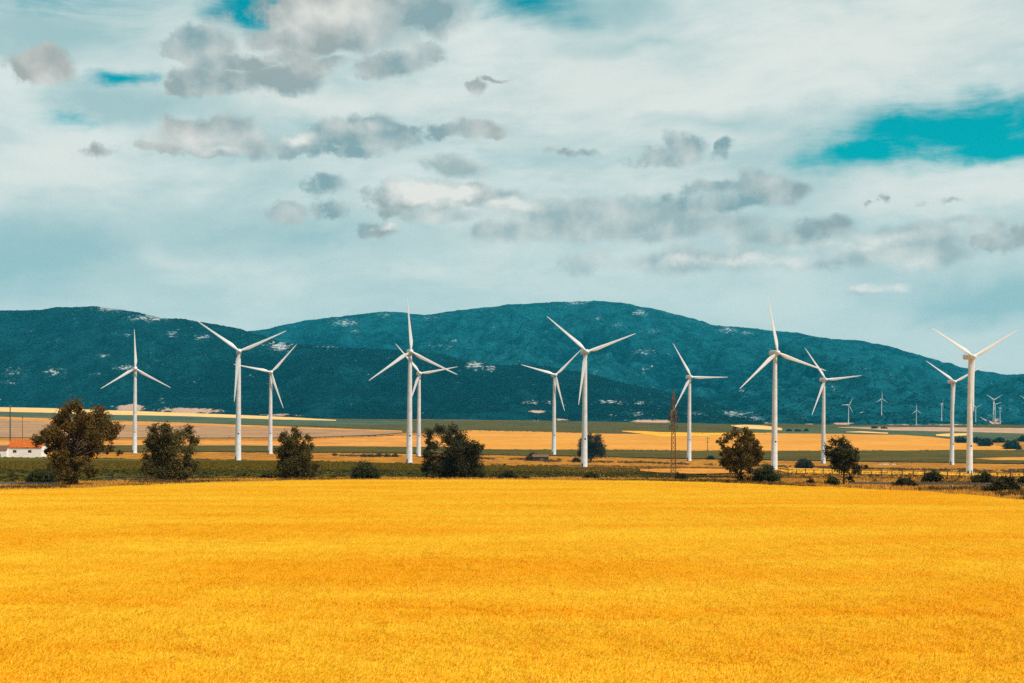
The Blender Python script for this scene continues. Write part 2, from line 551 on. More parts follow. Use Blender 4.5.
def mountain_mat(name, a, b_, rockc):
    def b(g):
        P = g.n('ShaderNodeTexCoord').outputs['Object']
        big = g.noise(P, 0.0022, 6, .6)
        gl = g.n('ShaderNodeAttribute', attribute_name='gully').outputs['Fac']
        mid = g.noise(P, 0.012, 6, .68)
        fine = g.noise(P, 0.045, 5, .7)
        c = g.mix(g.step(g.m('ADD', g.m('MULTIPLY', big, .5), g.m('ADD', gl, g.m('MULTIPLY', g.m('SUBTRACT', mid, .5), .5))), .50, .95), c4(a), c4(b_))
        c = g.mix(g.m('MULTIPLY', g.step(mid, .60, .36), .60), c, c4([v * .45 for v in a]))
        c = g.mix(g.m('MULTIPLY', g.step(fine, .50, .68), .45), c, c4([v * 1.9 for v in b_]))
        rk = g.n('ShaderNodeAttribute', attribute_name='rock').outputs['Fac']
        rn = g.noise(g.v('MULTIPLY', P, (1, .6, 2.2)), 0.05, 6, .78)
        rf = g.step(g.m('ADD', rk, g.m('MULTIPLY', g.m('SUBTRACT', rn, .5), 4.6)), .68, 1.2)
        c = g.mix(rf, c, c4(rockc))
        sl = g.n('ShaderNodeAttribute', attribute_name='soil').outputs['Fac']
        sf = g.step(g.m('ADD', sl, g.m('ADD', g.m('MULTIPLY', g.m('SUBTRACT', mid, .5), 1.6), g.m('MULTIPLY', g.m('SUBTRACT', rn, .5), 2.0))), .5, .7)
        c = g.mix(sf, c, (.42, .25, .165, 1))
        return bsdf(g, c, .95, g.m('ADD', mid, fine), .6, 10.0, 0.0)
    return mat(name, b)


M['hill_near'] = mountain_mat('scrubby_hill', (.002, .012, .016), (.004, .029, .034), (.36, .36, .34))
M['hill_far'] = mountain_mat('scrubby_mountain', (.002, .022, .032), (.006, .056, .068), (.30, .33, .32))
M['scrub'] = leaf_mat('hill_scrub', (.002, .018, .021), (.004, .032, .034), (.010, .052, .052))


def wheat_mat():
    def b(g):
        P = g.n('ShaderNodeNewGeometry').outputs['Position']
        q = g.v('MULTIPLY', P, (.045, .13, 0))
        big = g.noise(q, .8, 6, .66, .4)
        mid = g.noise(g.v('MULTIPLY', P, (.5, .9, 0)), 1.0, 4, .6)
        t = g.n('ShaderNodeAttribute', attribute_name='tint').outputs['Fac']
        c = g.mix(g.step(big, .34, .66), (.95, .572, .011, 1), (.98, .745, .050, 1))
        c = g.mix(g.m('MULTIPLY', g.step(mid, .58, .34), .45), c, (.92, .51, .010, 1))
        c = g.mix(g.m('MULTIPLY', g.step(t, .70, 1.0), .6), c, (.97, .70, .10, 1))
        c = g.mix(g.m('MULTIPLY', g.step(t, .10, .0), .6), c, (.62, .26, .012, 1))
        d = g.n('ShaderNodeBsdfPrincipled', {'Base Color': c, 'Roughness': .6, 'Specular IOR Level': .2}).outputs[0]
        tr = g.n('ShaderNodeBsdfTranslucent', {'Color': c}).outputs[0]
        return g.n('ShaderNodeMixShader', {0: .6, 1: d, 2: tr}).outputs[0]
    return mat('ripe_wheat', b)


M['wheat'] = wheat_mat()
M['wheat_soil'] = field_mat('wheat_floor', (.72, .42, .012), (.78, .48, .018), None, .05, amount=.3, fine=1.5)


# ------------------------------------------------------------------ the land
def ground():
    d = np.concatenate([np.linspace(-400, 15, 12), np.geomspace(20, 7000, 330), np.geomspace(7600, 60000, 24)])
    s = np.linspace(-1, 1, 240)
    s = np.sign(s) * np.abs(s) ** 1.3
    Wd = 300 + 0.95 * np.maximum(d, 0)
    X = s[None, :] * Wd[:, None]
    Y = np.broadcast_to(d[:, None], X.shape)
    Z = gz_xy(X, Y)
    far = np.clip((Y - 300) / 900, 0, 1)
    Z = Z + (fbm(X * .012, Y * .012, 3) - .5) * 0.8 * far - 0.25
    pxg = HX + F * X / np.maximum(Y, 25)
    dip = np.clip((Y - np.interp(pxg, PXC, DF) - 40) / 500, 0, 1)
    Z = Z - 90 * dip * np.clip((9500 - Y) / 1000, 0, 1)
    o = mesh_grid('ground', X, Y, Z, M['dry'])
    o['kind'] = 'structure'
    return o



def strip(name, m, pts, off, rows=14, wob=0.5, step=3.0, label=None, z=None):
    """land parcel: stations (px, far row, near row) followed over the terrain"""
    p = np.array(pts, float)
    px = np.arange(p[0, 0], p[-1, 0] + step, step)
    yt, yb = np.interp(px, p[:, 0], p[:, 1]), np.interp(px, p[:, 0], p[:, 2])
    yt = yt + (fbm(px * .035 + off * 97, px * 0 + off * 31, 6, .65) - .5) * wob * 2.4
    yb = yb + (fbm(px * .035 + off * 53, px * 0 + 7 + off * 11, 6, .65) - .5) * wob * 2.4
    yb = np.maximum(yb, yt + .02)
    dt, db = dist_of(px, yt), dist_of(px, yb)
    k = np.linspace(0, 1, rows)[:, None]
    D = db[None, :] * (dt / db)[None, :] ** k
    PX = np.broadcast_to(px[None, :], D.shape)
    X = (PX - HX) / F * D
    Z = CAMZ + ground_z(PX, D) + off
    o = mesh_grid(name, X, D, Z, m)
    o['kind'] = 'structure'
    return o


# far to near; every sheet lies a little above the one it overlaps
strip('olive_plain', M['olive'], [(-300, 411, 424), (0, 411, 424), (180, 414, 424), (340, 419, 431), (560, 421, 436), (700, 423, 437), (900, 425, 436), (1330, 425, 436)], .30, 16, .4)
strip('far_green_plain', M['teal'], [(-300, 413, 421), (0, 413.5, 418.5), (160, 415, 422.5), (330, 420, 426), (420, 422, 424)], .45, 8, .3)
strip('far_green_plain', M['teal'], [(735, 428.5, 430), (780, 428, 435), (900, 429, 436), (1000, 430, 441), (1330, 430, 446)], .45, 10, .3)
strip('pale_stubble_field', M['pale'], [(-300, 405.5, 409), (0, 406.5, 411.6), (100, 410, 414.5), (200, 413.5, 416.8), (280, 416.5, 419.8), (335, 420, 421)], .60, 6, .3)
strip('ploughed_field', M['pink'], [(-300, 418, 437), (0, 418.5, 437.5), (90, 422, 438), (200, 424, 438), (300, 427.5, 438), (370, 430, 435.5), (402, 431.5, 433)], .75, 14, .4)
strip('thin_orange_field', M['orange'], [(-300, 417, 419), (0, 417, 420), (60, 419, 423), (120, 421, 425.5), (220, 424.3, 426.5), (330, 428.5, 430), (400, 431, 431.6)], .9, 5, .3)
strip('stubble_field', M['gold'], [(440, 437, 437.6), (458, 432, 448), (470, 430.4, 449.5), (520, 431.5, 449.8), (620, 434.2, 450.3), (700, 434, 451.2), (770, 433.5, 451.3), (850, 434.5, 451), (900, 435.2, 451), (930, 437, 450.6), (960, 440.5, 450), (990, 445, 450.4), (1016, 449.5, 450.8)], .6, 26, .3)
strip('golden_stubble_tongue', M['stripgold'], [(622, 431.2, 431.8), (640, 431.4, 434), (662, 432.6, 437.4), (700, 433.2, 436.5), (770, 433.2, 434)], .9, 6, .2)
strip('hill_stubble_patch', M['pale'], [(731, 425.6, 426), (745, 425, 429), (765, 426, 430), (782, 428.5, 430.6)], .8, 5, .2)
strip('bare_soil_strip', M['soil'], [(838, 427.2, 427.6), (870, 427, 429.6), (900, 427.2, 431), (960, 427.6, 431.8), (1020, 428.5, 433.5), (1330, 428.5, 434)], .62, 6, .4)
strip('hill_stubble_patch', M['pale'], [(846, 432.2, 432.6), (862, 431.6, 433), (886, 433, 434)], .8, 3, .2)
strip('hill_stubble_patch', M['pale'], [(936, 434.8, 436), (950, 433.8, 437), (968, 433.6, 435.5)], .8, 3, .2)
strip('orange_field', M['orange'], [(-300, 441, 446), (0, 441, 446), (180, 440.8, 445.6), (280, 441.3, 446.3), (340, 438.5, 447), (400, 436, 447.2), (440, 437, 447.5), (462, 441, 448)], .75, 9, .35)
strip('green_plain', M['olive'], [(-300, 446, 452), (0, 446, 452), (90, 445.5, 452), (200, 445.2, 451.5), (330, 446.5, 452.5), (440, 447.5, 454), (560, 449, 456), (700, 451, 459), (800, 451, 460.5), (900, 450.6, 462), (960, 450, 463), (1100, 450.5, 464.5), (1330, 451, 465)], .55, 10, .35)
strip('yellow_strip_field', M['orange'], [(975, 459, 459.4), (1000, 458, 460.6), (1100, 457.5, 461.5), (1330, 457.5, 461.5)], .8, 4, .35)
strip('green_crop_field', M['green'], [(-300, 457.5, 482), (0, 457.6, 484.5), (60, 458.5, 484), (120, 459.4, 483), (230, 460.6, 480), (330, 462.4, 479), (440, 465.2, 478.5), (520, 467, 478.3), (600, 468.6, 479), (640, 470.2, 480), (665, 474, 480.2), (690, 477.5, 480.4), (705, 479.4, 480)], .40, 22, .4)
strip('sandy_field', M['orange'], [(640, 471.5, 473), (660, 470.5, 475), (690, 469.8, 476.5), (720, 470.2, 476), (750, 472.5, 474.5)], .7, 5, .4)
strip('golden_strip_field', M['stripgold'], [(776, 470.4, 471), (790, 469, 475), (850, 470.5, 475.8), (930, 472.6, 477), (1000, 474.4, 478.4), (1330, 476, 480)], .55, 6, .3)

# ------------------------------------------------------------------ mountains
PXC = np.arange(-620, 1660, 1.7)
FOOT = np.interp(PXC, [-620, 0, 110, 150, 230, 330, 400, 540, 700, 800, 1024, 1660], [406, 407, 410, 412, 414.5, 419.5, 419, 420.5, 423.5, 425.5, 427, 428])
DF = dist_of(PXC, FOOT)
kern = np.ones(61) / 61
DF = np.convolve(np.pad(DF, 30, mode='edge'), kern, 'valid')
CREST_A = np.interp(PXC, [-620, -300, 0, 50, 95, 130, 160, 185, 200, 235, 258, 280, 300, 340, 380, 420, 450, 462, 478, 490, 520, 550, 590, 640, 700, 760, 800, 1660],
                    [335, 318, 311, 309, 306, 311, 318, 319, 322, 328, 334, 341, 344, 346, 348.5, 352, 357, 360, 361, 364, 364, 366, 374, 387, 398, 415, 425, 428])
CREST_B = np.interp(PXC, [-620, 100, 200, 258, 270, 300, 330, 360, 385, 400, 412, 425, 450, 490, 510, 540, 575, 600, 625, 650, 680, 710, 740, 760, 790, 810, 830, 860, 890, 915, 940, 955, 970, 985, 1000, 1024, 1100, 1250, 1660],
                    [345, 340, 336, 332, 330, 322, 317, 314, 312, 313, 314, 315, 311, 307, 306, 303, 302, 302, 304, 308, 316, 325, 328, 331, 332, 335, 339, 341, 346, 354, 362, 366, 369, 372, 375, 378, 386, 400, 412])
HILLS = {}
ground()


def hill(name, m, df, dc, foot, crest, front, rocks, soils, seed, amp, shape):
    t = np.concatenate([np.linspace(-.08, 1, front), 1 + np.linspace(.02, .45, 14)])[:, None]
    D = df[None, :] + (dc - df)[None, :] * t
    PX = np.broadcast_to(PXC[None, :], D.shape)
    X = (PX - HX) / F * D
    tt = np.clip(t, 0, 1)
    Y = foot[None, :] + (crest - foot)[None, :] * (tt ** shape)
    hgt = np.maximum((HY - crest) * dc / F, 1)[None, :]
    bump = 4 * tt * (1 - tt) + .05
    wx, wy = X * .0011 + seed, D * .0011
    wob = (fbm(wx * 2, wy * 2, 3) - .5) * 1.2
    Z = (HY - Y) * D / F
    n1 = ridged(wx * 1.1 + wob, wy * .40 + wob * .5, 4) - .62
    n2 = fbm(X * .006 + seed, D * .004, 4) - .5
    n3 = fbm(X * .03, D * .03 + seed, 3) - .5
    k = np.minimum(1, hgt / 220)
    Z = Z + bump * k * (amp * n1 + amp * .55 * n2) + n3 * 7 * np.minimum(1, tt * 6) * k + np.minimum(1, tt * 2) * k * n2 * 10
    Z = Z - 60 * (1 - np.clip(hgt / 40, 0, 1))
    back = np.clip((t - 1) / .45, 0, 1)
    Z = Z * (1 - back ** 1.3 * 1.0) - 30 * back
    Z = np.where(t < 0, Z + t * 500, Z)
    YI = HY - Z * F / D
    rock = np.zeros(D.shape)
    for (a, b, w, h, s) in rocks:
        rock = np.maximum(rock, s * np.exp(-(((PX - a) / w) ** 2 + ((YI - b) / h) ** 2)))
    rock += .55 * np.clip(fbm(X * .0022 + 3, D * .0016, 4) - .60, 0, 1) * 2 + .16 * np.clip((tt - .72) / .25, 0, 1) + .12 * np.clip(n1, 0, 1)
    soil = np.zeros(D.shape)
    for (a, b, w, h, s) in soils:
        soil = np.maximum(soil, s * np.exp(-(((PX - a) / w) ** 2 + ((YI - b) / h) ** 2) ** 1.5))
    o = mesh_grid(name, X, D, Z + CAMZ, m, True, {'rock': rock, 'soil': soil, 'gully': np.clip(.5 + 1.5 * n1 + 1.2 * n2, 0, 1)})
    o['kind'] = 'structure'
    HILLS[name] = (X, D, Z, YI, PX, rock, soil, t)
    return o


rocks_a = [(112, 309, 26, 3, .75), (150, 318, 22, 4, .8), (172, 334, 7, 5, .8), (203, 337, 10, 4, .8), (128, 334, 5, 3, .7), (103, 356, 9, 4, .8), (126, 368, 14, 4, .85), (118, 331, 5, 2, .6),
           (55, 372, 12, 5, .85), (14, 372, 16, 5, .65), (8, 382, 12, 3, .7), (95, 374, 8, 3, .5), (280, 346, 13, 5, .95), (330, 346, 16, 2, .6), (250, 376, 6, 3, .5), (162, 401, 5, 4, .6),
           (193, 381, 3, 2, .7), (458, 383, 4, 2, .8), (475, 365, 12, 5, .9), (490, 368, 5, 4, .7), (534, 384, 4, 2, .6), (400, 412, 12, 1.5, .6), (530, 402, 14, 3, .8), (548, 402, 10, 2, .75),
           (612, 402, 18, 3, .85), (640, 403, 10, 2, .7), (640, 415, 16, 4, .75), (612, 416, 8, 3, .7), (700, 414, 14, 3, .6), (735, 414, 25, 4, .85), (755, 418, 12, 3, .8), (30, 330, 5, 3, .45), (57, 340, 4, 5, .5), (250, 418, 40, 2, .2)]
soils_a = [(130, 408, 17, 4.5, .95), (190, 410.5, 38, 3.4, 1), (280, 415, 30, 1.5, .7), (538, 411.5, 9, 1.8, .9), (560, 420, 12, 1.2, .8), (650, 421.5, 24, 2.2, 1), (534, 420.5, 20, 1.2, .3), (420, 413, 5, 1, .6)]
rocks_b = [(700, 414, 14, 3, .7), (735, 414, 25, 4, .95), (755, 418, 12, 3, .9), (668, 412, 10, 3, .6), (345, 323, 16, 4, .8), (356, 331, 6, 2, .75), (385, 315, 10, 3, .55), (440, 346, 22, 2.5, .8), (455, 341, 12, 2, .7), (430, 318, 10, 3, .4), (576, 303, 12, 2, .7), (640, 313, 8, 4, .75), (598, 318, 5, 3, .7), (618, 325, 6, 3, .65),
           (645, 352, 13, 3.5, .85), (632, 358, 8, 2, .7), (605, 355, 8, 2, .5), (643, 370, 7, 3, .8), (652, 367, 5, 2, .7), (595, 374, 4, 3, .5), (655, 331, 10, 3, .5), (728, 330, 10, 3, .75), (745, 333, 6, 2, .7), (655, 388, 10, 3, .3),
           (757, 365, 8, 2, .55), (742, 391, 4, 2, .6), (834, 387, 5, 3, .6), (850, 375, 5, 2, .4), (891, 375, 4, 3, .5), (862, 412, 6, 1, .8), (965, 386, 5, 2, .5), (980, 417, 22, 3, .75), (1015, 409, 16, 3, .6), (796, 418, 22, 2, .6), (745, 394, 5, 2, .4), (560, 330, 40, 8, .2)]
soils_b = [(700, 424, 20, 1.8, .7), (745, 424, 42, 2.2, .9), (800, 424.5, 30, 1.2, .8), (845, 424, 14, 1.8, .9), (900, 427, 26, 3, 1), (960, 427, 50, 3.2, 1), (1040, 429, 60, 3, 1), (985, 419, 16, 2, .8)]
hill('near_hills', M['hill_near'], DF, DF + 1500, FOOT, CREST_A, 150, rocks_a, soils_a, 3.0, 170, .85)
hill('mountain', M['hill_far'], DF + 60 + 1250 * (1 - sstep(PXC, 640, 800)), np.full(PXC.shape, 8000.0), FOOT + .4, CREST_B, 190, rocks_b, soils_b, 11.0, 290, .88)


def hill_hit(px, py):
    """point of the mountain slope seen at (px, py)"""
    X, D, Z, YI, PX = HILLS['mountain'][:5]
    c = int(np.argmin(np.abs(PXC - px)))
    yy = np.minimum.accumulate(YI[:190, c])
    yy = yy + np.arange(190) * -1e-6
    d = float(np.interp(-py, -yy, D[:190, c]))
    z = float(np.interp(d, D[:190, c], Z[:190, c]))
    return Vector(((px - HX) / F * d, d, CAMZ + z))


# ------------------------------------------------------------------ scatter helper: one stuff object whose points carry instances
def leafball(name, m, n, size, leaf, seed, squash=.8):
    r = random.Random(seed)
    mb = MB()
    tint = []
    for i in range(n):
        a, b = r.uniform(0, 6.283), math.acos(r.uniform(-.3, 1))
        q = size * r.uniform(.55, 1.0)
        p = Vector((q * math.sin(b) * math.cos(a), q * math.sin(b) * math.sin(a), q * math.cos(b) * squash))
        quad(mb, p, leaf * r.uniform(.7, 1.3), r)
        tint += [r.random()] * 4
    return finish(mb, name, m, tint)


def quad(mb, p, s, r, up=.3):
    n = Vector((r.gauss(0, 1), r.gauss(0, 1), r.gauss(0, 1) + up)).normalized()
    a = n.orthogonal().normalized()
    a = Matrix.Rotation(r.uniform(0, 6.283), 3, n) @ a
    c = n.cross(a)
    b = len(mb.v)
    mb.v += [tuple(p + a * s * .5), tuple(p + c * s * .32), tuple(p - a * s * .5), tuple(p - c * s * .32)]
    mb.f.append((b, b + 1, b + 2, b + 3))


def finish(mb, name, m, tint):
    me = mb.mesh(name, m)
    at_ = me.attributes.new('tint', 'FLOAT', 'POINT')
    at_.data.foreach_set('value', np.array(tint, np.float32))
    return me


def scatter(name, meshes, pts, rot, scl, idx, label=None, cat=None):
    me = bpy.data.meshes.new(name)
    n = len(pts)
    me.vertices.add(n)
    me.vertices.foreach_set('co', np.asarray(pts, np.float32).ravel())
    a = me.attributes.new('rot', 'FLOAT_VECTOR', 'POINT')
    a.data.foreach_set('vector', np.asarray(rot, np.float32).ravel())
    a = me.attributes.new('scl', 'FLOAT_VECTOR', 'POINT')
    a.data.foreach_set('vector', np.asarray(scl, np.float32).ravel())
    a = me.attributes.new('idx', 'INT', 'POINT')
    a.data.foreach_set('value', np.asarray(idx, np.int32))
    o = link(name, me)
    coll = bpy.data.collections.new(name + '_sources')
    for i, q in enumerate(meshes):
        s = bpy.data.objects.new('%s_piece_%s' % (name, 'abcdefgh'[i]), q)
        coll.objects.link(s)
    ng = bpy.data.node_groups.new(name + '_nodes', 'GeometryNodeTree')
    ng.interface.new_socket('Geometry', in_out='INPUT', socket_type='NodeSocketGeometry')
    ng.interface.new_socket('Geometry', in_out='OUTPUT', socket_type='NodeSocketGeometry')
    N, L = ng.nodes, ng.links
    gi, go = N.new('NodeGroupInput'), N.new('NodeGroupOutput')
    ci = N.new('GeometryNodeCollectionInfo')
    ci.inputs['Collection'].default_value = coll
    ci.inputs['Separate Children'].default_value = True
    ci.inputs['Reset Children'].default_value = True
    ip = N.new('GeometryNodeInstanceOnPoints')
    ip.inputs['Pick Instance'].default_value = True

    def attr(nm, ty):
        q = N.new('GeometryNodeInputNamedAttribute')
        q.data_type = ty
        q.inputs['Name'].default_value = nm
        return [s for s in q.outputs if s.enabled and s.name == 'Attribute'][0]
    L.new(gi.outputs[0], ip.inputs['Points'])
    L.new(ci.outputs[0], ip.inputs['Instance'])
    L.new(attr('idx', 'INT'), ip.inputs['Instance Index'])
    L.new(attr('rot', 'FLOAT_VECTOR'), ip.inputs['Rotation'])
    L.new(attr('scl', 'FLOAT_VECTOR'), ip.inputs['Scale'])
    L.new(ip.outputs[0], go.inputs[0])
    md = o.modifiers.new('instances', 'NODES')
    md.node_group = ng
    o['kind'] = 'stuff'
    if label:
        o['label'] = label
    return o


# scrub on the slopes
def hill_scrub(key, n, seed, smin, smax):
    X, D, Z, YI, PX, rock, soil, t = HILLS[key]
    r = np.random.default_rng(seed)
    rows = np.where((t[:, 0] > 0.0) & (t[:, 0] <= 1))[0]
    cols = np.where((PXC > -120) & (PXC < 1150))[0]
    i, j = r.choice(rows[:-1], n), r.choice(cols[:-1], n)
    u, w = r.random(n), r.random(n)

    def lerp(A):
        return (A[i, j] * (1 - u) + A[i, j + 1] * u) * (1 - w) + (A[i + 1, j] * (1 - u) + A[i + 1, j + 1] * u) * w
    x, d, z, rk, so = lerp(X), lerp(D), lerp(Z), lerp(rock), lerp(soil)
    above = Z[i, j] > ground_z(PX[i, j], D[i, j]) - 2
    keep = (rk + r.random(n) * .5 < .75) & (so < .25) & above & (fbm(x * .006, d * .006, 3) + r.random(n) * .35 > .55)
    x, d, z = x[keep], d[keep], z[keep]
    m_ = len(x)
    s = r.uniform(smin, smax, m_)
    pts = np.stack([x, d, z + CAMZ - .5], 1)
    rot = np.stack([np.zeros(m_), np.zeros(m_), r.random(m_) * 6.28], 1)
    return pts, rot, np.stack([s, s, s * r.uniform(.6, 1.0, m_)], 1), r.integers(0, 2, m_)


scrub_meshes = [leafball('scrub_bush', M['scrub'], 26, 1.0, .95, 5 + i) for i in range(2)]
p_, r_, s_, i_ = hill_scrub('near_hills', 90000, 21, 1.6, 4.2)
scatter('hill_scrub', scrub_meshes, p_, r_, s_, i_, 'dark scrub bushes covering the lower hills')
p_, r_, s_, i_ = hill_scrub('mountain', 90000, 22, 1.6, 4.0)
scatter('mountain_scrub', scrub_meshes, p_, r_, s_, i_, 'dark scrub bushes covering the far mountain')


# ------------------------------------------------------------------ wheat
EDGE_PX = [-420, 0, 100, 200, 300, 500, 640, 720, 770, 900, 1024, 1500]
EDGE_D = [135, 156, 168, 188, 205, 212, 205, 193, 177, 156, 126, 95]


def edge_d(px):
    return np.interp(px, EDGE_PX, EDGE_D)


def wheat_floor():
    px = np.arange(-2600, 3640, 13.0)
    k = np.linspace(0, 1, 90)[:, None]
    D = 8 * (edge_d(px)[None, :] / 8) ** k
    PX = np.broadcast_to(px[None, :], D.shape)
    X = (PX - HX) / F * D
    Z = gz_xy(X, D) + .30
    o = mesh_grid('wheat_field', X, D, Z, M['wheat_soil'])
    o['kind'] = 'structure'


wheat_floor()


def tuft_mesh(seed, m, n, h, spread, w):
    r = random.Random(seed)
    mb = MB()
    tint = []
    for i in range(n):
        a, q = r.uniform(0, 6.28), r.uniform(0, spread)
        p = Vector((math.cos(a) * q, math.sin(a) * q, 0))
        d = Vector((math.cos(a) * r.uniform(.1, .6), math.sin(a) * r.uniform(.1, .6), 1)) * h * r.uniform(.5, 1.1)
        s = Vector((-math.sin(a), math.cos(a), 0)) * w
        b = len(mb.v)
        mb.v += [tuple(p - s), tuple(p + s), tuple(p + d * .6 + s * .7), tuple(p + d), tuple(p + d * .6 - s * .7)]
        mb.f.append((b, b + 1, b + 2, b + 3, b + 4))
        tint += [r.random()] * 5
    return finish(mb, 'tuft', m, tint)


def wheat_patch(seed, n, size):
    r = random.Random(seed)
    mb = MB()
    tint = []
    for i in range(n):
        x, y = r.uniform(-size / 2, size / 2), r.uniform(-size / 2, size / 2)
        h = r.gauss(.68, .035)
        if r.random() < .03:
            h += .12
        az = r.gauss(.3, .9)
        ln = abs(r.gauss(.10, .06))
        dx, dy = math.cos(az) * ln, math.sin(az) * ln
        t = r.random()
        p0, p1 = Vector((x, y, 0.12)), Vector((x + dx * .6, y + dy * .6, h))
        w = .006
        a = r.uniform(0, 3.14)
        sx, sy = math.cos(a) * w, math.sin(a) * w
        b = len(mb.v)
        mb.v += [(p0.x - sx, p0.y - sy, p0.z), (p0.x + sx, p0.y + sy, p0.z), (p1.x + sx, p1.y + sy, p1.z), (p1.x - sx, p1.y - sy, p1.z)]
        mb.f.append((b, b + 1, b + 2, b + 3))
        # ear: bent spindle
        L_, bend = r.uniform(.065, .095), r.uniform(.2, 1.0)
        d1 = Vector((math.cos(az) * bend, math.sin(az) * bend, 1)).normalized()
        d2 = Vector((math.cos(az) * bend * 2.2, math.sin(az) * bend * 2.2, .8)).normalized()
        q0, q1 = p1 - d1 * .01, p1 + d1 * L_ * .5
        q2 = q1 + d2 * L_ * .55
        e = d1.orthogonal().normalized()
        f = d1.cross(e)
        b2 = len(mb.v)
        mb.v.append(tuple(q0))
        for c, rr in ((p1 + d1 * L_ * .22, .011), (q1 + d2 * L_ * .12, .0105)):
            for j in range(4):
                ang = j * 1.5708
                mb.v.append(tuple(c + (e * math.cos(ang) + f * math.sin(ang)) * rr))
        mb.v.append(tuple(q2))
        for j in range(4):
            k = (j + 1) % 4
            mb.f += [(b2, b2 + 1 + k, b2 + 1 + j), (b2 + 1 + j, b2 + 1 + k, b2 + 5 + k, b2 + 5 + j), (b2 + 5 + j, b2 + 5 + k, b2 + 9)]
        # awns
        for j in range(3):
            b3 = len(mb.v)
            aa = d2 + Vector((r.gauss(0, .25), r.gauss(0, .25), r.gauss(0, .15)))
            s0 = q1 + d1 * L_ * r.uniform(-.2, .3)
            s1 = s0 + aa.normalized() * r.uniform(.09, .14)
            o_ = e * .0035
            mb.v += [tuple(s0 - o_), tuple(s0 + o_), tuple(s1)]
            mb.f.append((b3, b3 + 1, b3 + 2))
        tint += [t] * (len(mb.v) - b)
    return finish(mb, 'wheat_tuft', M['wheat'], tint)


def wheat():
    r = np.random.default_rng(5)
    meshes = [wheat_patch(40 + i, 270, 1.15) for i in range(4)]
    gx, gy = np.meshgrid(np.arange(-150, 150, .95), np.arange(9, 214, .95))
    gx, gy = gx.ravel(), gy.ravel()
    px = HX + F * gx / gy
    m_ = (px > -190 - 22000 / gy) & (px < 1214 + 22000 / gy) & (gy < edge_d(px) - .5 + (fbm(gx * .2, gy * .2, 3) - .5) * 5)
    gx, gy = gx[m_], gy[m_]
    n = len(gx)
    gx, gy = gx + r.uniform(-.15, .15, n), gy + r.uniform(-.15, .15, n)
    z = gz_xy(gx, gy) + .05
    wave = fbm(gx * .05 + 4, gy * .12, 4) - .5
    w2 = fbm(gx * .35, gy * .35 + 9, 3) - .5
    s = .96 + wave * .22 + w2 * .10
    # shallow wheel tracks run across the slope
    tr = np.abs(((gy + .06 * gx + 3 * np.sin(gx * .02)) % 27.0) - 13.5) < .55
    s = np.where(tr, s - .14, s)
    rot = np.stack([w2 * .25, (wave + .1) * .5, r.choice([0, 1.5708, 3.1416, 4.7124], n) + r.normal(0, .25, n)], 1)
    rot[:, 2] = r.normal(0, .5, n)
    k = r.choice(np.where(gy < 120)[0], 420, replace=False)     # stray dark weeds standing among the ears
    meshes.append(tuft_mesh(66, M['stray'], 7, .95, .10, .012))
    gx, gy, z, s = np.append(gx, gx[k] + .3), np.append(gy, gy[k]), np.append(z, z[k]), np.append(s, r.uniform(.75, 1.05, 420))
    rot = np.concatenate([rot, rot[k] * .3])
    idx = np.append(r.integers(0, 4, n), np.full(420, 4))
    n += 420
    scatter('wheat', meshes, np.stack([gx, gy, z], 1), rot, np.stack([np.ones(n), np.ones(n), s], 1), idx, 'ripe golden wheat filling the foreground')
    print('wheat instances', n)


wheat()


# tufts of dry grass and weeds beyond the wheat, low crop plants in the green field
def band_points(n, seed, pa, pb, dfun, ok=None):
    r = np.random.default_rng(seed)
    px = r.uniform(pa, pb, n)
    d0, d1 = dfun(px)
    d = np.sqrt(r.uniform(0, 1, n) * (d1 ** 2 - d0 ** 2) + d0 ** 2)
    x = (px - HX) / F * d
    if ok is not None:
        k = ok(x, d, r.random(n), px)
        x, d = x[k], d[k]
    z = gz_xy(x, d)
    return r, x, d, z


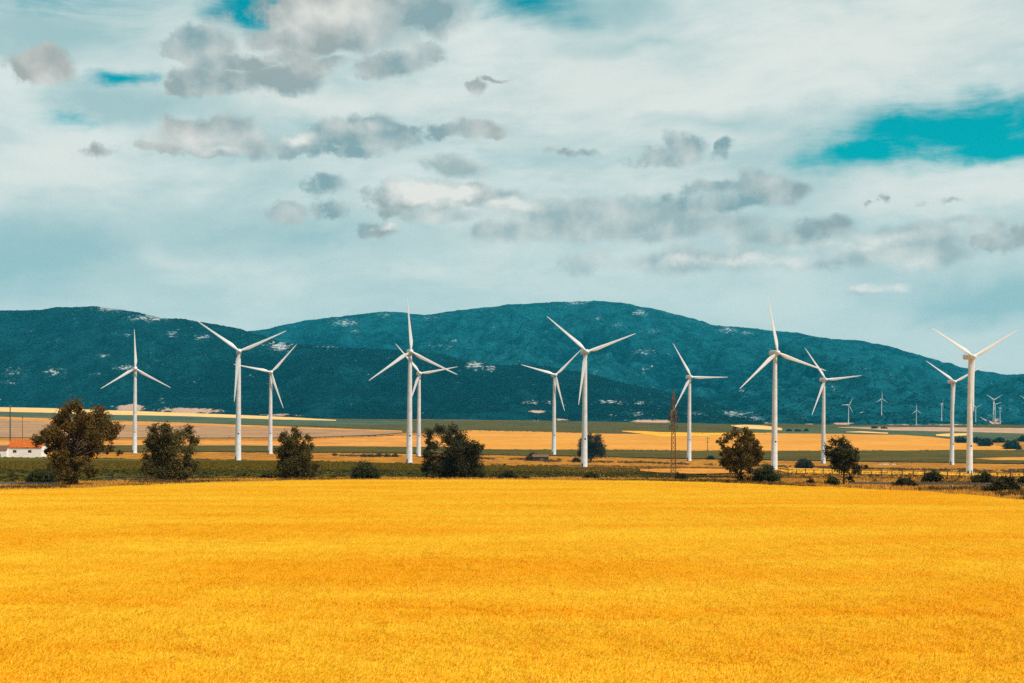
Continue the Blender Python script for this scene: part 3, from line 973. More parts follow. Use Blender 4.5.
def verge():
    ms = [tuft_mesh(60 + i, M['tuft'], 26, .42, .45, .035) for i in range(2)] + [tuft_mesh(70 + i, M['weed'], 22, .5, .5, .06) for i in range(2)]
    r, x, d, z = band_points(26000, 31, -160, 1190, lambda p: (edge_d(p) + .6, edge_d(p) + 55 + 60 * sstep(p, 500, 800)), lambda x, d, u, p: fbm(x * .09, d * .09, 3) + u * .35 > .52)
    n = len(x)
    s = r.uniform(.7, 1.5, n)
    wd = fbm(x * .06 + 8, d * .06, 3) > .62
    scatter('verge_grass', ms, np.stack([x, d, z], 1), np.stack([np.zeros(n), np.zeros(n), r.random(n) * 6.28], 1), np.stack([s, s, s], 1), np.where(wd, 2, 0) + r.integers(0, 2, n), 'dry grass and weeds along the far edge of the wheat')
    r, x, d, z = band_points(26000, 33, 560, 1200, lambda p: (edge_d(p) + 50, 900 + 0 * p), lambda x, d, u, p: fbm(x * .02, d * .035, 3) + u * .25 > .60)
    n = len(x)
    s = r.uniform(.8, 1.8, n)
    scatter('dry_pasture_grass', ms, np.stack([x, d, z], 1), np.stack([np.zeros(n), np.zeros(n), r.random(n) * 6.28], 1), np.stack([s * 1.6, s * 1.6, s], 1), r.integers(0, 4, n), 'brown and straw coloured grass of the dry pasture')
    cm = [leafball('crop_plant', M['crop'], 22, .8, .55, 80 + i, .7) for i in range(2)] + [leafball('crop_plant', M['crop_dark'], 22, .8, .55, 82 + i, .7) for i in range(2)]
    near = lambda p: dist_of(p, np.interp(p, [-300, 0, 120, 230, 330, 520, 640, 735], [482, 484.5, 483, 480, 479, 478.3, 480, 480]))
    far = lambda p: dist_of(p, np.interp(p, [-300, 0, 120, 230, 330, 440, 520, 600, 640, 680, 735], [457.5, 457.6, 459.4, 460.6, 462.4, 465.2, 467, 468.6, 470.2, 476, 480.4]))
    pg = np.arange(-150, 736, 5.0)
    ng_, fg_ = near(pg), np.minimum(far(pg), 900)
    r, x, d, z = band_points(36000, 35, -150, 735, lambda p: (np.interp(p, pg, ng_), np.interp(p, pg, fg_)))
    d = np.round(d / 2.2) * 2.2 + r.normal(0, .2, len(d))
    n = len(x)
    s = r.uniform(.7, 1.25, n)
    scatter('green_crop', cm, np.stack([x, d, gz_xy(x, d) + .2], 1), np.stack([np.zeros(n), np.zeros(n), r.random(n) * 6.28], 1), np.stack([s * 1.2, s * 1.2, s * .6], 1), r.integers(0, 2, n) + np.where(d + 40 * (fbm(x * .02, d * .02, 3) - .5) < 400, 2, 0), 'low dark green crop plants in rows')



def margins():
    # low scrub and rank grass left standing along the borders of the fields
    lines = [([(-80, 452), (90, 452), (200, 451.6), (330, 452.6), (440, 454), (560, 456), (700, 459), (800, 460.5), (900, 462), (1100, 464.5)], 900, .55),
             ([(-80, 457.2), (120, 459), (230, 460.3), (330, 462), (440, 464), (520, 465.6), (600, 466.6), (700, 468), (900, 469), (1100, 471)], 1100, .75),
             ([(500, 458), (560, 461.5), (640, 462.5), (720, 465), (830, 467.5), (950, 470.6), (1100, 472.5)], 1500, 1.0),
             ([(620, 468.5), (700, 470), (780, 476), (900, 478), (1100, 481)], 700, .8),
             ([(340, 455.5), (400, 456), (480, 458.5), (560, 459.5)], 500, .7),
             ([(-60, 437.8), (200, 438), (320, 438), (400, 435.5)], 260, .3),
             ([(440, 449.8), (620, 450.3), (770, 451.3), (930, 450.6), (1016, 450.8)], 420, .25),
             ([(-60, 419), (160, 423), (330, 427), (470, 431), (620, 434), (780, 433.5)], 380, .25)]
    r = np.random.default_rng(77)
    pts, sc = [], []
    for (ln, n, sp) in lines:
        px = r.uniform(ln[0][0], ln[-1][0], n * 2)
        px = px[fbm(px * .06, px * 0 + n, 4) + r.random(len(px)) * .3 > .62]
        y = np.interp(px, [p[0] for p in ln], [p[1] for p in ln]) + r.normal(0, .5, len(px)) * sp
        d = dist_of(px, y)
        x = (px - HX) / F * d
        pts.append(np.stack([x, d, gz_xy(x, d) - .05], 1))
        sc.append(r.uniform(.5, 1.5, len(px)) * np.interp(d, [200, 1000, 3000], [.45, .9, 1.9]))
    pts, sc = np.concatenate(pts), np.concatenate(sc)
    n = len(sc)
    ms = [leafball('border_scrub', M['weed'], 26, .9, .6, 90 + i, .7) for i in range(2)] + [leafball('border_bush', M['leaf_olive'], 26, .9, .6, 92, .8)]
    scatter('field_margin_scrub', ms, pts, np.stack([np.zeros(n), np.zeros(n), r.random(n) * 6.28], 1), np.stack([sc * 1.5, sc, sc], 1), r.choice([0, 0, 1, 1, 2], n), 'low brown scrub and rank grass along the field borders')


verge()
margins()


# ------------------------------------------------------------------ wind turbines
HUB = 78.0
BL = 36.5


def tower_mesh():
    mb = MB()
    prof = [(2.5, -1.5), (2.5, .25), (2.22, .26), (2.2, .3)]
    for h in (22, 46, 70, 76.2):
        r = 2.2 - (2.2 - 1.25) * h / 76.2
        prof += [(r, h - .18), (r + .06, h - .16), (r + .06, h + .16), (r, h + .18)]
    mb.lathe(prof, 28)
    return mb.mesh('tower', M['white'], True)


def door_mesh():
    mb = MB()
    mb.box((-.55, -2.32, .3), (.55, -2.10, 3.0))
    mb.box((-.9, -3.6, -.6), (.9, -2.33, .3))
    return mb.mesh('door', M['door'])


def emblem_mesh():
    mb = MB()
    mb.lathe([(.62, -2.02), (.62, -1.86)], 16, 'y', (.45, 0, 19.5))
    return mb.mesh('emblem', M['emblem'])


def nacelle_mesh():
    bm = bmesh.new()
    secs = [(-2.6, 1.25, 1.35, 0), (-2.0, 1.6, 1.65, 0), (0, 1.75, 1.8, .05), (4.2, 1.75, 1.8, .1), (6.6, 1.55, 1.5, .25), (7.3, 1.1, 1.0, .35)]
    rings = []
    for (y, w, h, dz) in secs:
        ring = []
        for k in range(16):
            a = 2 * math.pi * k / 16
            ca, sa = math.cos(a), math.sin(a)
            e = .45
            ring.append(bm.verts.new((w * math.copysign(abs(ca) ** e, ca), y, HUB + dz + h * math.copysign(abs(sa) ** e, sa))))
        rings.append(ring)
    for a, b in zip(rings[:-1], rings[1:]):
        for k in range(16):
            bm.faces.new((a[k], a[(k + 1) % 16], b[(k + 1) % 16], b[k]))
    bm.faces.new(rings[0][::-1])
    bm.faces.new(rings[-1])
    bmesh.ops.recalc_face_normals(bm, faces=bm.faces)
    me = bpy.data.meshes.new('nacelle')
    bm.to_mesh(me)
    me.materials.append(M['white'])
    me.polygons.foreach_set('use_smooth', [True] * len(me.polygons))
    me.set_sharp_from_angle(angle=R(50))
    return me


def vane_mesh():
    mb = MB()
    mb.tube([(.5, 6.0, HUB + 1.6), (.5, 6.0, HUB + 3.2)], .07, 6)
    mb.tube([(-.5, 6.0, HUB + 1.6), (-.5, 6.0, HUB + 3.0)], .07, 6)
    mb.box((-.9, 5.9, HUB + 2.95), (-.1, 6.1, HUB + 3.1))
    return mb.mesh('weather_vane', M['grey_metal'])


def hub_mesh():
    mb = MB()
    mb.lathe([(1.55, 0.95), (1.62, .2), (1.6, -.8), (1.35, -1.6), (.9, -2.2), (.35, -2.5), (.05, -2.56)], 20, 'y')
    return mb.mesh('rotor_hub', M['white_blade'], True)


def blade_mesh():
    bm = bmesh.new()
    st = [(.8, 1.6, 1.0, 0), (1.8, 1.6, 1.0, 2), (3.2, 1.95, .72, 10), (5.0, 2.65, .42, 13), (7.2, 2.95, .28, 11), (10, 2.65, .22, 8), (14, 2.2, .19, 5.5), (19, 1.75, .17, 3.5), (25, 1.3, .15, 2), (31, .92, .14, 1), (34.5, .6, .14, .5), (36.0, .32, .14, 0), (36.5, .1, .14, 0)]
    N_ = 14
    rings = []
    for (z, ch, th, tw) in st:
        ch *= .9
        ring = []
        k0 = min(1.0, max(0.0, (z - 1.8) / 4.0))
        for k in range(N_):
            a = 2 * math.pi * k / N_
            u = math.cos(a)
            thick = math.sin(a) * (1 - .35 * k0 * (u + 1) * .5 * 1.4)
            x = ch * .5 * u + ch * .20 * k0
            y = ch * th * .5 * thick
            w = R(tw)
            ring.append(bm.verts.new((x * math.cos(w) - y * math.sin(w), x * math.sin(w) + y * math.cos(w) - .0006 * z * z - .3, z)))
        rings.append(ring)
    for a, b in zip(rings[:-1], rings[1:]):
        for k in range(N_):
            bm.faces.new((a[k], a[(k + 1) % N_], b[(k + 1) % N_], b[k]))
    bm.faces.new(rings[0][::-1])
    bm.faces.new(rings[-1])
    bmesh.ops.recalc_face_normals(bm, faces=bm.faces)
    me = bpy.data.meshes.new('blade')
    bm.to_mesh(me)
    me.materials.append(M['white_blade'])
    me.polygons.foreach_set('use_smooth', [True] * len(me.polygons))
    return me


TM = {'tower': tower_mesh(), 'door': door_mesh(), 'emblem': emblem_mesh(), 'nacelle': nacelle_mesh(), 'vane': vane_mesh(), 'hub': hub_mesh(), 'blade': blade_mesh()}


def turbine(base, phase, yaw, sc, label, group, detail=True):
    """yaw: degrees the rotor is turned to the right of the viewer's axis"""
    o = thing('wind_turbine', label, 'wind turbine', base, group, R(yaw))
    o.scale = (sc, sc, sc)
    o.rotation_euler = (0, R(.5), R(yaw))
    t = link('tower', TM['tower'], o)
    if detail:
        dr = link('door', TM['door'], t)
        dr.rotation_euler = (0, 0, R(-yaw - 38))
        em = link('emblem', TM['emblem'], t)
        em.rotation_euler = (0, 0, R(-yaw))
        nc = link('nacelle', TM['nacelle'], o)
        link('weather_vane', TM['vane'], nc)
    else:
        link('nacelle', TM['nacelle'], o)
    h = link('rotor_hub', TM['hub'], o)
    h.location = (0, -3.6, HUB)
    for k in range(3):
        b = link('blade', TM['blade'], h)
        b.rotation_euler = (0, R(phase + 120 * k), 0)
    return o


YAW = 14
main = [
    # px, base row, hub row, phase, label
    (134.6, 453.0, 368.8, -2, 'white wind turbine with one blade straight up, leftmost of all turbines'),
    (238.0, 460.8, 351.5, 65, 'tall white wind turbine with two raised blades, second from the left'),
    (270.2, 453.6, 372.4, 41, 'smaller white wind turbine just left of the conical tree, behind the taller one'),
    (409.2, 463.4, 352.0, -5, 'taller front turbine of the overlapping pair at the wide tree, blade pointing up'),
    (418.6, 456.5, 373.5, 79, 'shorter rear turbine of the overlapping pair, seen just right of the taller tower'),
    (553.8, 455.0, 375.2, 45, 'shorter white wind turbine just right of the dark low shed'),
    (584.2, 467.8, 352.0, 69, 'tall white wind turbine standing in front of the round dark tree'),
    (689.0, 460.6, 377.2, 89, 'white wind turbine right behind the rusty lattice mast'),
    (774.2, 471.0, 353.0, -12, 'tall white wind turbine rising behind the round shrub, one blade high into the sky'),
    (823.2, 463.4, 379.7, 83, 'shorter white wind turbine rising behind the upright tree with a bare trunk'),
    (951.8, 464.7, 382.0, 62, 'shorter white wind turbine just left of the tallest one at the right edge'),
    (969.4, 475.5, 357.0, 60, 'rightmost of the big white wind turbines, two blades against the sky'),
]
for (px, yb, yh, ph, lab) in main:
    b = at(px, yb)
    hgt = (yb - yh) * b.y / F
    sc = hgt / HUB
    print('turbine', px, round(b.y), 'scale', round(sc, 2))
    turbine(b, ph, YAW, sc, lab, 'wind turbines standing on the plain')

farlist = [
    (848.4, 424.0, 405.0, 30, 14, 'small far turbine low on the plain, leftmost of the distant ones'),
    (881.5, 415.0, 398.7, 0, 14, 'small far turbine standing highest on the slope, one blade straight up'),
    (916.2, 425.5, 410.4, -5, 14, 'small far turbine over the bare soil strip, alone left of two tall towers'),
    (941.6, 421.0, 404.0, 25, 60, 'small far turbine seen nearly edge on, just left of the two big towers'),
    (975.6, 421.8, 407.3, 65, 14, 'small far turbine half hidden right behind the rightmost big tower'),
    (993.3, 421.0, 398.8, 60, 14, 'higher one of the two small far turbines that overlap at the right'),
    (995.0, 420.0, 403.4, 72, 14, 'lower one of the two small far turbines that overlap at the right'),
    (1000.0, 423.5, 407.0, 5, 84, 'small far turbine turned edge on so that only its pole shows'),
    (1027.0, 422.0, 400.5, -62, 14, 'small far turbine at the right edge of the view, one blade showing'),
]
for (px, yb, yh, ph, yw, lab) in farlist:
    b = hill_hit(px, yb)
    sc = (yb - yh) * b.y / F / HUB
    print('far', px, round(b.y), 'scale', round(sc, 2))
    turbine(b, ph, yw, sc, lab, 'distant wind turbines at the mountain foot', False)


# ------------------------------------------------------------------ trees and shrubs
def crown_mesh(clumps, d, base, m, seed, leaf, dens, wid):
    """clumps (px,row,radius px) turned into metres round the tree's own base"""
    r = random.Random(seed)
    k = d / F
    mb, tint, cent = MB(), [], []
    clumps = list(clumps)
    for i in range(len(clumps)):
        for j in range(i):
            a_, b_ = clumps[i], clumps[j]
            if math.hypot(a_[0] - b_[0], a_[1] - b_[1]) < (a_[2] + b_[2]) * 1.05 and r.random() < .4:
                clumps.append(((a_[0] + b_[0]) / 2, (a_[1] + b_[1]) / 2, .72 * min(a_[2], b_[2])))
    for (cx, cy, cr) in clumps:
        rad = cr * k * 1.1
        c = Vector(((cx - base[0]) * k, r.uniform(-.5, .5) * wid * k * .8, (base[1] - cy) * k))
        c.z = max(c.z, rad * .5)
        cent.append((c, rad))
        n = int(dens * rad * rad / (leaf * leaf))
        # a clump is several sprays of leaves with air between them
        ns = max(12, int(n * 12.0 / 16))
        sprays = []
        for _ in range(ns):
            u = Vector((r.gauss(0, 1), r.gauss(0, 1), r.gauss(0, 1))).normalized()
            sprays.append((c + u * rad * r.uniform(.15, 1.08), rad * r.uniform(.26, .50)))
        base_t = r.random()
        for (q, s) in sprays:
            st = .5 * base_t + .5 * r.random()
            for _ in range(16):
                v = Vector((r.gauss(0, .5), r.gauss(0, .5), r.gauss(0, .42))) * s
                p = q + v
                if p.z < .05:
                    continue
                quad(mb, p, leaf * r.uniform(.7, 1.35), r, .35)
                tint += [min(1, max(0, .6 * st + .4 * r.random()))] * 4
    return finish(mb, 'crown', m, tint), cent


def trunk_mesh(cent, h, r0, seed, fork=.28, lean=0.0, stems=1):
    r = random.Random(seed)
    mb = MB()
    for s in range(stems):
        ox = (s - (stems - 1) / 2) * r0 * 3
        top = Vector((lean + ox * 1.2, 0, h * .72))
        mid = Vector((lean * .4 + ox, r.uniform(-.1, .1), h * fork))
        pts = [Vector((ox * .5, 0, -.4)), Vector((ox * .6, 0, .25)), mid, mid.lerp(top, .5) + Vector((r.uniform(-.3, .3), r.uniform(-.3, .3), 0)), top]
        mb.tube(pts, [r0 * 1.7, r0 * 1.15, r0 * .85, r0 * .5, r0 * .16], 9)
    for (c, rad) in cent:
        if c.z < h * .12:
            continue
        s = mid.lerp(top, max(0.0, min(.95, (c.z / h - fork) * 1.0)))
        if c.z < mid.z:
            s = Vector((0, 0, c.z * .7))
        v = c - s
        q = s + v * .5 + Vector((0, 0, v.length * .10)) + Vector((r.uniform(-.1, .1), r.uniform(-.1, .1), 0)) * v.length
        mb.tube([s, q, c + v.normalized() * rad * .4], [r0 * .34, r0 * .2, r0 * .05], 6)
    return mb.mesh('trunk', M['bark'], True)


def tree(px, py, clumps, m, label, seed, leaf=.30, dens=3.0, r0=.22, fork=.28, d=None, lean=0, stems=1, cat='tree', name='broadleaf_tree', group='trees between the wheat and the plain'):
    b = at(px, py)
    d = b.y
    o = thing(name, label, cat, b, group)
    xs = [c[0] for c in clumps]
    wid = max(xs) - min(xs)
    h = (py - min(c[1] - c[2] for c in clumps)) * d / F
    cr, cent = crown_mesh(clumps, d, (px, py), M[m], seed, leaf, dens, wid)
    link('crown', cr, o)
    link('trunk', trunk_mesh(cent, h, r0, seed, fork, lean, stems), o)
    return o


T75 = [(80, 406, 7), (68, 412, 7), (92, 413, 8), (60, 420, 8), (76, 419, 9), (97, 422, 9), (107, 428, 8), (49, 430, 7), (62, 434, 9), (81, 433, 11), (99, 437, 10), (45, 440, 6), (36, 439, 4.5), (53, 438, 7), (42, 436, 4), (50, 444, 6), (52, 446, 8), (67, 448, 10), (89, 447, 10), (108, 437, 6), (111, 449, 4), (114, 453, 3), (50, 456, 5), (64, 461, 8), (77, 461, 9), (89, 461, 6), (69, 473, 8), (83, 473, 6), (62, 469, 5), (91, 470, 4), (74, 480, 6), (70, 427, 9), (88, 427, 9)]
T168 = [(163, 427, 5), (156, 430, 6), (171, 430, 5), (184, 432, 6), (177, 438, 8), (150, 438, 6), (163, 440, 8), (190, 440, 6), (145, 444, 5), (156, 449, 8), (172, 450, 10), (187, 452, 7), (148, 457, 5), (160, 464, 10), (176, 464, 9), (189, 466, 7), (152, 470, 8), (166, 475, 9), (180, 475, 8), (191, 474, 5)]
T296 = [(296, 430, 3.5), (286, 437, 5), (296, 437, 6), (306, 438, 4), (279, 440, 3), (290, 446, 8), (303, 447, 7), (280, 451, 4), (310, 447, 3.5), (284, 456, 6), (297, 457, 9), (309, 457, 6), (281, 466, 5), (292, 467, 9), (306, 467, 9), (314, 466, 4.5), (285, 475, 6), (299, 475, 7), (312, 474, 5), (276, 474, 4)]
T452 = [(440, 430, 6), (430, 434, 5), (452, 431, 6), (460, 437, 6), (427, 442, 4), (448, 440, 6), (466, 446, 7), (476, 446, 5), (454, 450, 8), (465, 455, 10), (475, 455, 7), (443, 460, 7), (431, 458, 6), (427, 465, 6), (438, 467, 8), (452, 467, 10), (466, 467, 10), (477, 467, 7), (425, 471, 4), (446, 475, 6), (460, 475, 7), (473, 475, 6), (482, 474, 4), (481, 448, 3.5), (427, 449, 3.5), (434, 446, 4.5), (428, 455, 4.5), (456, 443, 6), (444, 466, 8)]
T592 = [(590, 437, 4), (597, 439, 5), (583, 441, 4), (590, 444, 6), (600, 445, 4.5), (581, 447, 4), (603, 450, 3.5), (586, 451, 6), (596, 451, 6), (580, 454, 3), (602, 454, 3.5), (590, 456, 4)]
T740 = [(736, 433, 5), (746, 432, 5), (727, 437, 5), (752, 439, 5), (742, 441, 6), (725, 450, 5), (731, 453, 5), (752, 448, 7), (743, 452, 7), (758, 454, 5), (762, 454, 3), (720, 453, 2), (725, 462, 5), (732, 462, 5), (744, 462, 8), (754, 462, 5), (729, 468, 4), (738, 470, 4), (748, 470, 4), (740, 478, 4), (746, 478, 3), (723, 443, 4), (728, 456, 6), (756, 444, 5), (736, 446, 4), (748, 456, 6), (738, 461, 6), (760, 458, 4)]
T845 = [(834, 442, 4), (842, 441, 5), (830, 448, 4), (838, 450, 7), (848, 447, 5), (854, 453, 5), (830, 455, 3.5), (842, 458, 8), (853, 461, 6), (836, 463, 5), (860, 467, 4), (864, 467, 2.5), (832, 468, 3), (844, 469, 5), (855, 471, 4), (852, 479, 4), (833, 479, 4), (830, 483, 4), (846, 458, 8), (841, 466, 6), (850, 456, 7), (834, 456, 5), (847, 464, 6)]
tree(76, 487.4, T75, 'leaf_brown', 'large bronze green broadleaf tree, biggest of all, beside the white farmhouse', 101, .25, 3.6, .27, .30)
tree(170, 483, T168, 'leaf_olive', 'dense olive green tree just right of the biggest tree, before the green crop field', 102, .25, 3.6, .22, .2)
tree(297, 480.5, T296, 'leaf_olive', 'conical dark tree just right of the second and third turbines', 103, .25, 3.6, .2, .2)
tree(454, 479.5, T452, 'leaf_dark', 'wide dark tree with a sky gap in its left side, right of the overlapping turbines', 104, .25, 3.6, .24, .22)
tree(591, 460.6, T592, 'leaf_dark', 'far round dark tree standing behind the tall middle turbine', 105, .7, 3.6, .5, .2)
tree(741, 483.6, T740, 'leaf_brown', 'brownish dark tree with a round shrub at its right foot', 106, .24, 3.6, .2, .3)
tree(844, 486, T845, 'leaf_dark', 'upright dark tree with bare trunk near the golden strip field', 107, .22, 3.6, .17, .32)


def bush_clumps(cx, top, bot, w, seed, spread=1.0):
    r = random.Random(seed)
    h = bot - top
    cr = max(1.3, min(h * .30, w * .26))
    cols = max(3, int(round(w / (cr * 1.15))))
    out = []
    for i in range(cols):
        u = -1 + 2 * (i + .5) / cols + r.uniform(-.08, .08)
        hh = max(.35, math.sqrt(max(0, 1 - abs(u * .98) ** 2.2))) * r.uniform(.86, 1.04)
        y = bot - cr * .55
        while True:
            out.append((cx + u * (w / 2 - cr * .35) + r.uniform(-.2, .2) * cr, y, cr * r.uniform(.8, 1.1)))
            if y - cr * .9 <= bot - hh * h:
                break
            y = max(bot - hh * h + cr * .85, y - cr * 1.2)
            if y <= bot - hh * h + cr * .86:
                out.append((cx + u * (w / 2 - cr * .35), y, cr))
                break
    return out


bushes = [
    # px, top, bottom, width, material, leaf size, label
    (365, 461, 481, 26, 'leaf_green', .22, 'round green shrub on the wheat edge left of the overlapping turbines'),
    (43, 468, 485.5, 30, 'leaf_green', .22, 'low green shrub at the left foot of the biggest tree'),
    (265, 474, 480.5, 16, 'leaf_dark', .18, 'small low shrub just left of the conical tree'),
    (508, 470, 480, 17, 'leaf_dark', .2, 'small dark dome shape shrub right of the wide dark tree'),
    (527.5, 477.3, 480.6, 9, 'leaf_dark', .16, 'tiny dark shrub on the wheat edge below the shed'),
    (591, 472.5, 480.3, 18, 'leaf_green', .18, 'low shrub on the wheat edge below the tall middle turbine'),
    (681, 472.5, 480.8, 13, 'leaf_dark', .18, 'small dark shrub at the foot of the rusty lattice mast'),
    (765, 464.5, 484, 28, 'leaf_green', .22, 'big round shrub at the right foot of the brownish tree'),
    (811, 478.5, 486, 8, 'leaf_dark', .18, 'small upright dark shrub left of the upright tree'),
    (833, 477, 487, 13, 'leaf_green', .2, 'dark shrub at the left foot of the upright tree'),
    (804.5, 458.5, 468.3, 19, 'leaf_dark', .5, 'far dark shrub left of the upright tree, out on the dry plain'),
    (904, 477, 488.5, 24, 'leaf_dark', .2, 'dome shaped dark shrub left of the perfectly round one, at the guardrail'),
    (931.5, 469.8, 485, 22, 'leaf_dark', .24, 'perfectly round dark bush beside the guardrail'),
    (983, 472.5, 486, 24, 'leaf_dark', .22, 'dark pointed shrub at the right foot of the rightmost big turbine'),
    (1003, 476, 494, 34, 'leaf_dark', .2, 'widest dark shrub, nearest to the wheat at the right'),
    (1023, 476.5, 487, 14, 'leaf_dark', .2, 'dark shrub cut by the right edge of the view'),
    (711, 455.5, 459.5, 8, 'leaf_far', .5, 'small far shrub left of the brownish tree, on the olive plain'),
    (533, 452.5, 460.5, 14, 'leaf_brown', .5, 'brown shrub growing against the left end of the low shed'),
    (576.5, 457, 462, 8, 'leaf_dark', .4, 'small dark shrub at the left foot of the tall middle turbine'),
]
for i, (px, tp, bt, w, m, lf, lab) in enumerate(bushes):
    tree(px, bt, bush_clumps(px, tp, bt, w, 300 + i), m, lab, 400 + i, lf, 3.4, .07, .1, cat='shrub', name='shrub', group='shrubs on the plain and field edge')

fart = [(961.5, 436.5, 443.2, 14, 'far row of trees: leftmost dark tree, seen between the two big right towers'), (977, 436, 443.5, 9, 'far dark tree touching the right side of the rightmost big tower'),
        (985.5, 437, 446.5, 15, 'far dark tree in front of its row, right of the rightmost big tower'), (999.5, 437.5, 442.5, 12, 'far low pair of treetops in the middle of the far row'), (1012.5, 438.8, 449.5, 17, 'far dark tree nearest of its row, close to the right edge'), (1023, 435.3, 441.5, 10, 'far dark tree of the row, cut by the right edge')]
for i, (px, tp, bt, w, lab) in enumerate(fart):
    tree(px, bt, bush_clumps(px, tp, bt, w, 500 + i), 'leaf_far', lab, 520 + i, 1.7, 3.2, .5, .2, name='far_tree', group='far row of dark trees at the right')
dots = [(789, 429, 431.5, 5, 'far dark treetop left of two more on the teal plain'), (798, 429.2, 431.6, 6, 'far dark treetop in the middle of three on the teal plain'), (806, 429.3, 431.5, 5, 'far dark treetop right of two more on the teal plain'), (874, 426.5, 428.8, 7, 'far tiny treetop on the bare soil strip, left one'), (884, 427.3, 429, 6, 'far tiny treetop on the bare soil strip, right one')]
for i, (px, tp, bt, w, lab) in enumerate(dots):
    tree(px, bt, bush_clumps(px, tp, bt, w, 540 + i), 'leaf_far', lab, 560 + i, 2.2, 3.0, .5, .2, name='far_tree', group='far treetops on the plain')
brown = [(364, 454.3, 456.8, 8), (371.5, 453.8, 456.8, 6), (379, 453.2, 456.6, 7), (387, 453.9, 456.9, 7), (395, 453.6, 457, 6), (335, 453.6, 455.6, 5)]
for i, (px, tp, bt, w) in enumerate(brown):
    tree(px, bt, bush_clumps(px, tp, bt, w, 580 + i), 'leaf_brown', ['low brown scrub, left end of the row left of the overlapping turbines', 'low brown scrub, second from the left in its row', 'low brown scrub, tallest in the middle of its row', 'low brown scrub, second from the right in its row', 'low brown scrub, nearest its row has to the overlapping turbines', 'single low brown scrub right of the conical tree, away from the row'][i], 600 + i, .8, 3.0, .12, .2, cat='shrub', name='low_scrub', group='brown scrub on the dry grass band')


# ------------------------------------------------------------------ farmhouse
def gable_roof(mb, x0, x1, y0, y1, z0, z1, over=.4):
    x0, x1, y0, y1 = x0 - over, x1 + over, y0 - over, y1 + over
    ym = (y0 + y1) / 2
    b = len(mb.v)
    mb.v += [(x0, y0, z0), (x1, y0, z0), (x1, ym, z1), (x0, ym, z1), (x0, y1, z0), (x1, y1, z0)]
    mb.v += [(x, y, z - .3) for (x, y, z) in mb.v[b:b + 6]]
    mb.f += [tuple(b + i for i in q) for q in ((0, 1, 2, 3), (3, 2, 5, 4), (7, 6, 9, 8), (8, 9, 10, 11), (0, 6, 7, 1), (4, 5, 11, 10), (0, 3, 9, 6), (3, 4, 10, 9), (1, 7, 8, 2), (2, 8, 11, 5))]


def house_walls(mb, x0, x1, y0, y1, zb, zt, zr):
    ym = (y0 + y1) / 2
    b = len(mb.v)
    mb.v += [(x0, y0, zb), (x1, y0, zb), (x1, y1, zb), (x0, y1, zb), (x0, y0, zt), (x1, y0, zt), (x1, y1, zt), (x0, y1, zt), (x0, ym, zr), (x1, ym, zr)]
    mb.f += [tuple(b + i for i in q) for q in ((0, 1, 5, 4), (2, 3, 7, 6), (1, 2, 6, 9, 5), (3, 0, 4, 8, 7), (3, 2, 1, 0))]


def farmhouse():
    b = at(20, 457.3)
    k = b.y / F
    o = thing('farmhouse', 'long white farmhouse with an orange tiled roof at the left edge', 'house', b)

    def X(px):
        return (px - 20) * k
    zt, zr = 9.8 * k, 17.2 * k
    dep = 13.0
    w = MB()
    house_walls(w, X(8), X(41.5), 0, dep, -1, zt, zr - .5)
    w.build('wall', M['plaster'], o)
    rf = MB()
    gable_roof(rf, X(8), X(41.5), 0, dep, zt, zr, .5)
    roof = rf.build('roof', M['tile'], o)
    rows = MB()
    for i in range(34):                                     # tile rolls down the visible slope
        x = X(8) + (X(41.5) - X(8)) * (i + .5) / 34
        rows.tube([(x, -.55, zt + .06), (x, dep / 2, zr + .06)], .22, 6, False)
    rr = rows.build('tile_roll', M['tile'], roof)
    rr['kind'] = 'stuff'
    ridge = MB()
    ridge.tube([(X(8) - .5, dep / 2, zr + .1), (X(41.5) + .5, dep / 2, zr + .1)], .3, 8)
    ridge.build('ridge_tile', M['tile'], roof)
    for px in (14.7, 29.8):
        f = MB()
        x, s = X(px), 1.15
        z = 6.0 * k
        for (a0, a1, c0, c1) in ((-s - .2, -s, -.8, .8), (s, s + .2, -.8, .8), (-s - .2, s + .2, .8, 1.0), (-s - .3, s + .3, -1.02, -.8), (-.06, .06, -.8, .8)):
            f.box((x + a0, -.10, z + c0), (x + a1, -.005, z + c1))
        wi = f.build('window', M['dark_wood'], o)
        g = MB()
        g.box((x - s, -.05, z - .8), (x + s, -.004, z + .8))
        g.build('pane', M['glass'], wi)
    # lower wing in front at the left
    a = MB()
    zt2 = 7.4 * k
    house_walls(a, X(-22), X(8.6), -4.5, 5, -1, zt2, zt2 + 3.0)
    a.build('wing_wall', M['plaster'], o)
    r2 = MB()
    gable_roof(r2, X(-22), X(8.6), -4.5, 5, zt2, zt2 + 3.6, .4)
    r2.build('wing_roof', M['tile_old'], o)
    dr = MB()
    dr.box((X(.3), -4.62, -.4), (X(2.7), -4.45, 3.5 * k))
    dr.build('door', M['door'], o)
    ch = MB()
    ch.box((X(33), dep / 2 - .6, zr - 1), (X(33) + 1.3, dep / 2 + .6, zr + .9))
    return o


farmhouse()


def shed():
    b = at(539, 460.9)
    k = b.y / F
    o = thing('shed', 'low dark shed with a brown roof on the dry plain', 'shed', b)
    w = MB()
    house_walls(w, -6 * k, 9.5 * k, 0, 6, -.6, 4.0 * k, 5.8 * k)
    w.build('wall', M['shed_wall'], o)
    r = MB()
    gable_roof(r, -6 * k, 9.5 * k, 0, 6, 4.1 * k, 6.4 * k, .5)
    r.build('roof', M['tile_old'], o)
    d = MB()
    d.box((1 * k, -.12, -.3), (4.5 * k, -.004, 2.9 * k))
    d.build('door', M['door'], o)


shed()


